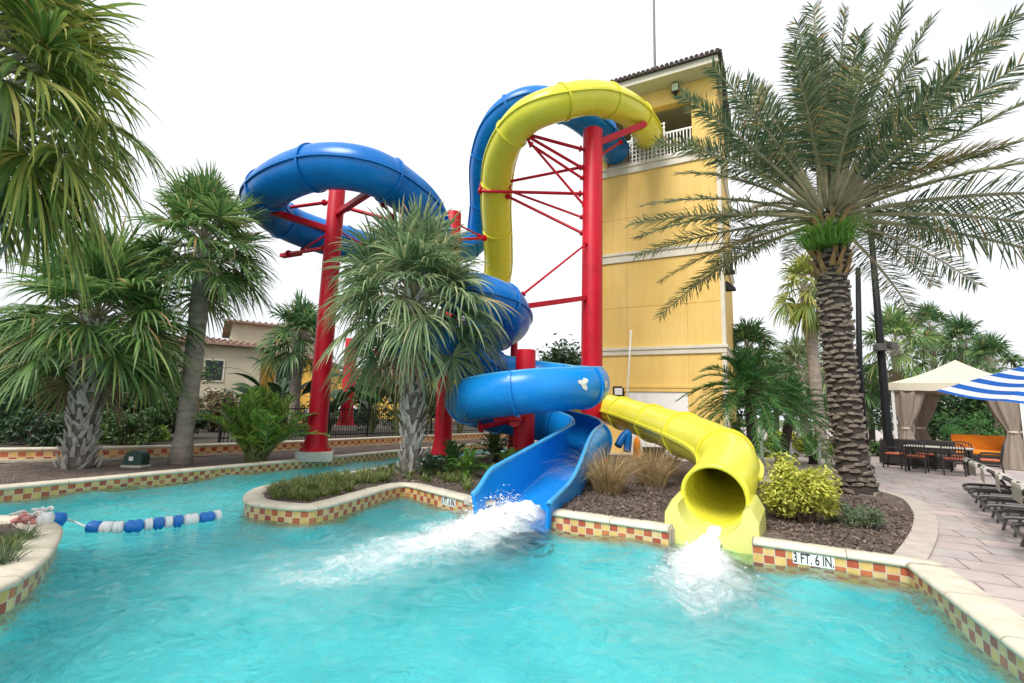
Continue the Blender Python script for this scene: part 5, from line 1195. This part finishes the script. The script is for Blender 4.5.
# ------------------------------------------------------------------ small pool-side things
# utility box
q = G(136, 466); t = thing('utility_box', (q[0], q[1], -.03), 'small domed dark green utility box between the two left palms', 'utility box')
b = MB(); prof = [(-.20, 0), (-.20, .24), (-.17, .32), (-.08, .37), (.08, .37), (.17, .32), (.20, .24), (.20, 0)]
V = [(q[0] + x, q[1] + y_, z - .03) for y_ in (-.13, .13) for x, z in prof]; b.add(V, [tuple(range(8)), tuple(range(8, 16))[::-1]] + [(i, i + 8, (i + 1) % 8 + 8, (i + 1) % 8) for i in range(8)]); obj('housing', b, M['green_box'], t, bevel=.02)
b = MB(); b.box((q[0] - .03, q[1] - .136, .17), (.09, .008, .09)); obj('label_plate', b, M['white'], t)
b = MB(); b.box((q[0], q[1], .005), (.44, .32, .05)); obj('base', b, M['concrete'], t)
# traffic cone
q = D(637, 458, 16.3); t = thing('traffic_cone', (q[0], q[1], -.03), 'orange rounded cone at the foot of the tower door', 'traffic cone')
b = MB(); b.lathe((q[0], q[1], -.03), [(.17, 0), (.17, .05), (.14, .06), (.125, .3), (.11, .55), (.07, .70), (.02, .76)], 18); obj('body', b, M['orange'], t, smooth=True)
# wooden box behind the grass
b = MB(); q = D(654, 452, 15.2); b.box((q[0], q[1], .2), (.6, .4, .5), .4); tag(obj('pump_box', b, M['bark_core'], origin=(q[0], q[1], -.03), bevel=.02), 'dark pump box low behind the tan grasses', 'pump box')
# float line
t = thing('float_line', (*G(120, 525, WZ)[:2], WZ), 'blue and white float line from the islet drifting toward the island', 'float line')
zf = WZ + .05
fl_pts = [G(44, 519, .05), G(62, 519, -.02), G(74, 521.5, WZ + .05), G(88, 527, zf), G(106, 528.5, zf), G(122, 527.5, zf), G(145, 525, zf), G(170, 522, zf), G(190, 520, zf), G(208, 517.5, zf), G(220, 515.5, zf)]
FLP = resample(smooth_path(fl_pts, 8), .03); b = MB(); b.tube(FLP, .012, 6); obj('rope', b, M['rope'], t, smooth=True)
def fl(px0, px1, py0, py1, mat, z=None):
    a, c = G(px0, py0, zf if z is None else z), G(px1, py1, zf if z is None else z); s = np.array([0, .06, .22, .4, .5, .6, .78, .94, 1.0]); r_ = np.array([.03, .06, .085, .08, .07, .08, .085, .06, .03])
    b = MB(); b.tube(a + (c - a) * s[:, None], r_, 14); obj('float', b, M[mat], t, smooth=True)
fl(38, 53, 519.5, 519, 'float_white', .05); fl(53, 63, 519, 519.5, 'float_blue', .0)
for x0, x1, mt_ in ((89, 101, 'float_blue'), (101, 112.5, 'float_white'), (112.5, 124, 'float_white'), (124, 144, 'float_blue'), (144, 153, 'float_white'), (153, 164, 'float_blue'), (164, 173, 'float_white'), (173, 183, 'float_blue'), (183, 199, 'float_white'), (199, 214, 'float_blue'), (214, 220, 'float_white')):
    ya = lambda x: np.interp(x, [89, 106, 122, 145, 170, 190, 208, 220], [527, 528.5, 527.5, 525, 522, 520, 517.5, 515.5]); fl(x0, x1, ya(x0), ya(x1), mt_)
q = G(30, 521, .02); r_ = np.random.default_rng(4)
t2 = thing('rope_knot', (q[0], q[1], .02), 'pink and white cloth knot tying the float line to the islet coping', 'rope knot')
for nm, mt_, cn in (('pink_cloth', 'pinkcloth', 5), ('white_rope', 'rope', 6)):
    b = MB()
    for k in range(cn):
        P_ = q + np.cumsum(r_.normal(0, .055, (7, 3)), 0) * [1, 1, .4] + [0, 0, .05]; P_[:, 2] = np.maximum(P_[:, 2], .035); b.tube(smooth_path(P_, 4), .024 if nm == 'pink_cloth' else .014, 7)
    obj(nm, b, M[mt_], t2, smooth=True)
# depth marks
def text_mesh(name, s, size, mat, parent, Mx, loc, sx=1.0, off=.0):
    cu = bpy.data.curves.new(name, 'FONT'); cu.body = s; cu.size = size * 1.2; cu.align_x = 'CENTER'; cu.align_y = 'CENTER'; cu.extrude = .002; cu.offset = .0012
    o = bpy.data.objects.new('tmp', cu); COL.objects.link(o); bpy.context.view_layer.update()
    me = bpy.data.meshes.new_from_object(o.evaluated_get(bpy.context.evaluated_depsgraph_get())); bpy.data.objects.remove(o)
    v = np.array([k.co[:] for k in me.vertices]); v[:, 0] *= sx; v = v @ np.asarray(Mx).T + loc - np.array(parent['_o']); me.vertices.foreach_set('co', v.ravel()); me.materials.clear(); me.materials.append(mat); me.name = name; me.update()
    o = bpy.data.objects.new(name, me); COL.objects.link(o); o.parent = parent; return o
def depth_mark(path, px, label, W_=.40, H_=.125):
    q = G(px[0], px[1])[:2]; i = int(np.argmin(np.linalg.norm(path - q, axis=1))); i = min(max(i, 4), len(path) - 5); tx = path[i + 4] - path[i - 4]; tx /= np.linalg.norm(tx); nx = np.array([tx[1], -tx[0]])
    if nx @ (np.array([0, 2.0]) - path[i]) < 0: nx = -nx
    if np.cross(np.r_[tx, 0], [0, 0, 1.0])[:2] @ nx < 0: tx = -tx
    c = np.array([*(path[i] - nx * .021), -.118]); Mx = np.array([[tx[0], 0, nx[0]], [tx[1], 0, nx[1]], [0, 1, 0]])
    t = thing('depth_mark', c, label, 'depth marker', 'depth markers on the pool walls'); b = MB(); b.box(c, (W_, H_, .012), M=Mx); obj('plate', b, M['white'], t)
    text_mesh('lettering', '3 FT. 6 IN.', .125, M['black'], t, Mx, c + np.array([nx[0], nx[1], 0]) * .008, .60)
depth_mark(FRONT_C, (816, 549), 'white depth plate reading 3 FT. 6 IN. right of the yellow slide mouth')
depth_mark(FRONT_A, (450, 495), 'small white depth plate reading 3 FT. 6 IN. left of the blue flume')
# rope barrier
rp = [(762, 455, 16.2), (791, 456.5, 16.0), (820, 458, 15.8), (848, 459, 15.6)]
pts = [D(*k) for k in rp]
for i, p in enumerate(pts):
    t = thing('rope_post', (p[0], p[1], -.03), 'short white rope barrier post, ' + ('leftmost, beside the straight pygmy palm', 'second from the left under the leaning palm', 'third from the left close to the date palm', 'half hidden behind the date palm trunk')[i], 'barrier post', 'white rope barrier posts')
    b = MB(); b.tube([[p[0], p[1], -.03], [p[0], p[1], .3], [p[0], p[1], .62]], .045, 10); obj('shaft', b, M['white'], t, smooth=True)
    b = MB(); b.lathe((p[0], p[1], .62), [(.05, 0), (.055, .03), (.03, .06), (.005, .075)], 10); obj('cap', b, M['white'], t, smooth=True)
P_ = []
for i in range(3):
    for s in np.linspace(0, 1, 10, endpoint=False): q = pts[i] + (pts[i + 1] - pts[i]) * s; P_.append([q[0], q[1], .55 - .28 * 4 * s * (1 - s)])
b = MB(); b.tube(P_, .022, 6); tag(obj('barrier_rope', b, M['rope'], smooth=True, origin=(*P_[0][:2], 0)), 'sagging white rope strung between the barrier posts', 'rope')
# path behind the right bed
a_ = np.vstack([g2((716, 470)), g2((760, 466)), g2((850, 466)), g2((850, 458)), g2((760, 460)), g2((700, 460))]);

# lamp posts
q = G(890, 463); t = thing('lamp_post', (q[0], q[1], -.03), 'tall black lamp post with twin floodlights right of the date palm', 'lamp post', 'black lamp posts')
top = D(868, 197, q[1] - .2); b = MB(); b.tube([[q[0], q[1], -.03], [q[0], q[1], .3], [q[0], q[1], 4], top], [.17, .14, .125, .08], 16); obj('pole', b, M['black'], t, smooth=True)
zz = at_col(np.array([q[0], q[1]]), 347)[2]
for s in (-1, 1):
    b = MB(); b.box((q[0] + .2 * s + .05, q[1] - .15, zz + .04 * s), (.34, .3, .26), .3 * s); fl_ = obj('floodlight', b, M['frame_grey'], t, bevel=.03)
b = MB(); b.lathe((top[0], top[1], top[2]), [(.1, 0), (.3, .05), (.32, .12), (.1, .28), (.02, .32)], 16); obj('lantern', b, M['black'], t, smooth=True)
q = D(866, 458, 15.2); t = thing('lamp_post', (q[0], q[1], -.03), 'slim black post hidden close behind the date palm trunk', 'lamp post', 'black lamp posts')
b = MB(); b.tube([[q[0], q[1], -.03], [q[0], q[1], 3], D(858, 268, 15.2)], [.10, .085, .07], 12); obj('pole', b, M['black'], t, smooth=True)
b = MB(); b.lathe((q[0], q[1], -.03), [(.2, 0), (.2, .06), (.14, .14)], 12); obj('base', b, M['black'], t, smooth=True)

# ------------------------------------------------------------------ cabana
CC = np.array([17.0, 18.4, -.03]); e1 = np.array([.66, -.75]); e1 /= np.linalg.norm(e1); e2 = np.array([-e1[1], e1[0]])
def cp(u, v, z): return np.array([CC[0] + e1[0] * u + e2[0] * v, CC[1] + e1[1] * u + e2[1] * v, z])
CM = np.array([[e1[0], e2[0], 0], [e1[1], e2[1], 0], [0, 0, 1]])
t = thing('cabana', CC, 'cream peaked canvas cabana with tied taupe curtains', 'cabana')
ze = 2.62; hw = 1.78; zt = 3.84
b = MB(); n_ = 12; V = []; f = []
for k in range(4):
    cs_ = [(-hw, -hw), (hw, -hw), (hw, hw), (-hw, hw)]; a_, c_ = np.array(cs_[k]), np.array(cs_[(k + 1) % 4]); b0 = len(V)
    for i in range(n_ + 1):
        s = i / n_
        for j in range(n_ + 1):
            u_ = j / n_; base = a_ + (c_ - a_) * u_; pp = base * (1 - s) ; z = (ze + .28) + (zt - ze - .28) * s ** 1.0 - .10 * math.sin(math.pi * s) - .05 * math.sin(math.pi * u_) * (1 - s); V.append(cp(pp[0], pp[1], z))
    f += [(b0 + i * (n_ + 1) + j, b0 + i * (n_ + 1) + j + 1, b0 + (i + 1) * (n_ + 1) + j + 1, b0 + (i + 1) * (n_ + 1) + j) for i in range(n_) for j in range(n_)]
b.add(V, f); obj('canopy', b, M['canvas'], t, smooth=False)
b = MB(); V = []
ring = [(-hw, -hw), (hw, -hw), (hw, hw), (-hw, hw)]
for k in range(4):
    a_, c_ = np.array(ring[k]), np.array(ring[(k + 1) % 4])
    for j in range(13): p_ = a_ + (c_ - a_) * j / 12 * 1.0; o = 1.005; V += [cp(p_[0] * o, p_[1] * o, ze + .275 - .05 * math.sin(math.pi * j / 12)), cp(p_[0] * 1.015, p_[1] * 1.015, ze - .05 * math.sin(math.pi * j / 12) + .015 * (j % 2))]
f = [(k * 26 + 2 * j, k * 26 + 2 * j + 1, k * 26 + 2 * j + 3, k * 26 + 2 * j + 2) for k in range(4) for j in range(12)]; b.add(V, f); obj('valance', b, M['canvas'], t)
hp = 1.55
for (u_, v_) in ((-hp, -hp), (hp, -hp), (hp, hp), (-hp, hp)):
    b = MB(); b.box(cp(u_ * 1.09, v_ * 1.09, ze / 2 + .05), (.09, .09, ze + .16), M=CM); obj('post', b, M['white'], t)
b = MB()
for (a_, c_) in (((-hp, -hp), (hp, -hp)), ((hp, -hp), (hp, hp)), ((hp, hp), (-hp, hp)), ((-hp, hp), (-hp, -hp))): b.beam(cp(*a_, ze + .17), cp(*c_, ze + .17), .08)
obj('top_rail', b, M['white'], t)
def curtain(u_, v_, du, dv):
    V = []; n_ = 40; zs_ = np.linspace(0, ze - .02, 16)
    for z in zs_:
        w = np.interp(z, [0, .6, 1.15, 1.3, 1.8, ze], [.27, .22, .10, .11, .25, .36])
        for k in range(n_):
            a = k / n_ * 2 * math.pi; rr_ = w * (1 + .16 * math.sin(9 * a) + .08 * math.sin(17 * a + z)); x, y = rr_ * math.cos(a), rr_ * .7 * math.sin(a); off = np.interp(z, [0, 1.2, ze], [0, 0, .12])
            V.append(cp(u_ + du * (.10 + off) + x * (abs(du) + .2) / 1.2 if True else 0, v_ + dv * (.10 + off) + y, z - .02))
    m_ = len(zs_); f = [(i * n_ + k, i * n_ + (k + 1) % n_, (i + 1) * n_ + (k + 1) % n_, (i + 1) * n_ + k) for i in range(m_ - 1) for k in range(n_)] + [tuple((m_ - 1) * n_ + k for k in range(n_))]
    o = bobj('curtain', V, f, M['taupe'], t, smooth=True)
    b = MB(); c_ = cp(u_ + du * .10, v_ + dv * .10, 0); b.lathe((c_[0], c_[1], 1.17), [(.13, 0), (.135, .03), (.13, .06)], 14); obj('tieback', b, M['canvas'], o)
for (u_, v_) in ((-hp, -hp), (hp, -hp), (hp, hp), (-hp, hp)):
    curtain(u_, v_, -np.sign(u_) * 1.0 * 1.4, -np.sign(v_) * .2)
    if True: curtain(u_, v_, -np.sign(u_) * .2, -np.sign(v_) * 3.2)
# orange sofa in the cabana
t = thing('daybed', cp(.4, -.5, -.03), 'bright orange cushioned daybed inside the cabana', 'daybed')
b = MB(); b.box(cp(.5, -.45, .2), (1.7, .85, .3), M=CM); obj('frame', b, M['dark'], t, bevel=.02)
b = MB(); b.box(cp(.5, -.45, .44), (1.66, .82, .17), M=CM); obj('seat_cushion', b, M['orange'], t, bevel=.05)
b = MB(); b.box(cp(.5, -.08, .76), (1.66, .2, .55), M=CM); obj('back_cushion', b, M['orange'], t, bevel=.06)
for s in (-1, 1): b = MB(); b.box(cp(.5 + s * .8, -.5, .6), (.2, .75, .3), M=CM); obj('bolster', b, M['orange'], t, bevel=.06)
# dark sofa behind the table
q = D(916, 452, 16.6); t = thing('sofa', (q[0], q[1], -.03), 'low black wicker sofa behind the dining table', 'sofa')
SM = CM
def sp(x, y, z): return np.array([q[0] + e1[0] * x + e2[0] * y, q[1] + e1[1] * x + e2[1] * y, z])
b = MB(); b.box(sp(0, 0, .2), (1.9, .8, .36), M=SM); obj('seat', b, M['dark'], t, bevel=.03)
b = MB(); b.box(sp(0, .36, .62), (1.9, .12, .46), M=SM); obj('backrest', b, M['dark'], t, bevel=.03)
for s in (-1, 1): b = MB(); b.box(sp(.89 * s, -.03, .46), (.12, .66, .16), M=SM); obj('armrest', b, M['dark'], t, bevel=.03)

# dining table and chairs
tq = G(940, 471); TZ = -.03
tt = thing('dining_table', (tq[0], tq[1], TZ), 'dark patio dining table with a pale top in front of the cabana', 'table')
def tp(x, y, z): return np.array([tq[0] + e1[0] * x + e2[0] * y, tq[1] + e1[1] * x + e2[1] * y, z + TZ])
b = MB(); b.box(tp(0, 0, .735), (1.55, .9, .03), M=CM); obj('tabletop', b, M['towel'], tt, bevel=.008)
b = MB(); b.box(tp(0, 0, .70), (1.5, .85, .04), M=CM); obj('apron', b, M['dark'], tt)
for x in (-.68, .68):
    for y in (-.36, .36): b = MB(); b.beam(tp(x, y, 0), tp(x * .97, y * .95, .68), .05); obj('leg', b, M['dark'], tt)
ch = thing('patio_chair', (0, 0, TZ), 'x', 'chair', 'patio dining chairs')
def cpart(nm, mb, mat): return obj(nm, mb, mat, ch, origin=(0, 0, 0))
b = MB(); b.box((0, 0, .41), (.50, .48, .035)); cpart('seat', b, M['dark'])
b = MB(); b.box((0, -.01, .455), (.44, .42, .06)); o_ = cpart('cushion', b, M['coral']); m_ = o_.modifiers.new('b', 'BEVEL'); m_.width = .025; m_.segments = 2
b = MB(); b.tube(smooth_path([(-.25, .22, .42), (-.26, .27, .7), (-.2, .30, .86), (0, .31, .90), (.2, .30, .86), (.26, .27, .7), (.25, .22, .42)], 4), .018, 7)
for k in range(7): x = -.18 + .06 * k; b.beam((x, .235, .43), (x * 1.0, .30, .87), .018)
b.beam((-.24, .26, .64), (.24, .26, .64), .02); cpart('backrest', b, M['dark'])
for x in (-.23, .23):
    b = MB(); b.beam((x, -.21, 0), (x, -.2, .41), .035); cpart('leg', b, M['dark']); b = MB(); b.beam((x, .26, 0), (x, .22, .41), .035); cpart('leg', b, M['dark'])
    b = MB(); b.tube(smooth_path([(x * 1.08, -.22, .41), (x * 1.1, -.2, .6), (x * 1.1, -.1, .65), (x * 1.1, .24, .64)], 4), .017, 6); cpart('armrest', b, M['dark'])
ang = math.atan2(e1[1], e1[0])
spots = [(-.42, -.72, math.pi, 'patio chair at the near long side of the table, left one'), (.42, -.75, math.pi, 'patio chair at the near long side of the table, right one'), (-.42, .75, 0, 'patio chair on the far long side of the table, left one'), (.42, .72, 0, 'patio chair on the far long side of the table, right one'),
         (-1.08, .05, math.pi / 2, 'patio chair at the left end of the table by the curtain'), (1.12, -.02, -math.pi / 2, 'patio chair at the right end of the table by the loungers')]
for i, (x, y, a, lb) in enumerate(spots):
    p = tp(x, y, 0)
    if i == 0: ch.location = p; ch.rotation_euler = (0, 0, a + ang); ch['label'] = lb
    else: copy_tree(ch, p, a + ang + rng.normal(0, .08), lb, 'patio dining chairs')

# ------------------------------------------------------------------ loungers
lo = thing('sun_lounger', (0, 0, TZ), 'x', 'sun lounger', 'sun loungers in a row on the patio')   # head end at origin, foot along +x
def lp(nm, mb, mat): return obj(nm, mb, mat, lo, origin=(0, 0, 0))
b = MB()
for y in (-.32, .32): b.tube(smooth_path([(-.02, y, .27), (.05, y, .33), (.7, y, .34), (1.9, y, .33), (1.98, y, .29)], 4), .026, 8)
b.tube([(-.01, -.32, .28), (-.03, 0, .27), (-.01, .32, .28)], .026, 8); b.tube([(1.97, -.32, .30), (1.98, 0, .29), (1.97, .32, .30)], .026, 8); lp('frame', b, M['frame_grey'])
for x, x2 in ((.22, .12), (1.7, 1.8)):
    for y in (-.32, .32): b = MB(); b.beam((x2, y, 0), (x, y, .33), .045, .03); lp('leg', b, M['frame_grey'])
def slab(pts, hw_, th, nseg=1):
    b = MB(); P_ = np.array(pts); V = []
    for x, z in P_: V += [(x, -hw_, z), (x, hw_, z), (x, hw_, z - th), (x, -hw_, z - th)]
    m_ = len(P_); f = [(i * 4 + k, i * 4 + (k + 1) % 4, (i + 1) * 4 + (k + 1) % 4, (i + 1) * 4 + k) for i in range(m_ - 1) for k in range(4)] + [(3, 2, 1, 0), tuple((m_ - 1) * 4 + k for k in range(4))]
    b.add(V, [q_[::-1] for q_ in f]); return b
lp('seat', slab([(.80, .355), (1.1, .33), (1.5, .335), (1.92, .345)], .29, .02), M['sling'])
lp('backrest', slab([(.80, .36), (.50, .55), (.24, .70), (.06, .80)], .30, .035), M['sling'])
b = MB()
for y in (-.30, .30): b.tube([(.82, y, .345), (.48, y, .56), (.04, y, .81)], .024, 7); b.beam((.34, y, .64), (.50, y, .33), .026)
b.tube([(.04, -.3, .81), (.02, 0, .82), (.04, .3, .81)], .024, 7); lp('back_frame', b, M['frame_grey'])
tw_ = lp('head_towel', slab([(.52, .565), (.26, .715), (.08, .825), (.03, .845), (-.01, .82), (-.01, .66)], .27, .045), M['towel'])
ends = [G(958, 483, .28), G(960, 491, .28), G(968, 499, .28), G(983, 510, .28), G(1003, 526, .28)]
ends = [np.array([8.75, 9.35]), np.array([8.05, 8.45]), np.array([7.35, 7.55]), np.array([6.68, 6.65]), np.array([6.0, 5.75])]
la = math.atan2(-.62, .78)
lbs = ['charcoal sun lounger farthest along the row, closest to the dining table', 'charcoal sun lounger second from the dining table', 'charcoal sun lounger in the middle of the row of five', 'charcoal sun lounger second nearest the viewer in the row', 'charcoal sun lounger nearest the viewer at the right frame edge']
for i, e_ in enumerate(ends):
    if i == 0: lo.location = (e_[0] - .22, e_[1] - .1, TZ); lo.rotation_euler = (0, 0, la); lo['label'] = lbs[0]
    else: copy_tree(lo, (e_[0] - .22, e_[1] - .1, TZ), la + rng.normal(0, .03), lbs[i], 'sun loungers in a row on the patio')

# ------------------------------------------------------------------ striped umbrella
uc = np.array([9.53, 8.0]); UR = 1.92; t = thing('patio_umbrella', (uc[0], uc[1], TZ), 'blue and white striped patio umbrella at the right frame edge', 'umbrella')
tilt = rad(9); ax = np.array([1.0, -.35, 0]); ax /= np.linalg.norm(ax)
from mathutils import Quaternion
Qr = np.array(Quaternion(Vector(ax), tilt).to_matrix())
hubz = 1.97
def up_(x, y, z): return np.array([uc[0], uc[1], hubz]) + Qr @ np.array([x, y, z])
b = MB(); ns_ = 10; V = []; UV = []; f = []
for k in range(8):
    a0, a1 = k * math.pi / 4 + rad(14), (k + 1) * math.pi / 4 + rad(14); b0 = len(V)
    for i in range(ns_ + 1):
        s = i / ns_
        for j in range(9):
            w = j / 8; p_ = np.array([math.cos(a0), math.sin(a0)]) * (1 - w) + np.array([math.cos(a1), math.sin(a1)]) * w; sag = math.sin(math.pi * w) * s
            rr_ = UR * s * (1 - .03 * sag); V.append(up_(p_[0] * rr_, p_[1] * rr_, .72 * (1 - s ** 1.12) - .05 * sag + .0)); UV.append((w, s * 7.25 + .0))
    f += [(b0 + i * 9 + j, b0 + (i + 1) * 9 + j, b0 + (i + 1) * 9 + j + 1, b0 + i * 9 + j + 1) for i in range(ns_) for j in range(8)]
b.add(V, f, UV); obj('canopy', b, M['stripes'], t, smooth=False)
b = MB(); b.tube([[uc[0], uc[1], TZ], [uc[0], uc[1], 1.2], up_(0, 0, .70)], .025, 10); obj('pole', b, M['white'], t, smooth=True)
b = MB(); b.lathe((uc[0], uc[1], TZ), [(.28, 0), (.28, .05), (.24, .08), (.05, .1), (.04, .3)], 20); obj('base', b, M['concrete'], t)
for k in range(8):
    a = k * math.pi / 4 + rad(14); b = MB(); b.beam(up_(0, 0, .66), up_(math.cos(a) * UR * .98, math.sin(a) * UR * .98, -.02), .02); obj('rib', b, M['white'], t)

for o in bpy.data.objects:
    for k in ('_o', '_r'):
        if k in o.keys(): del o[k]
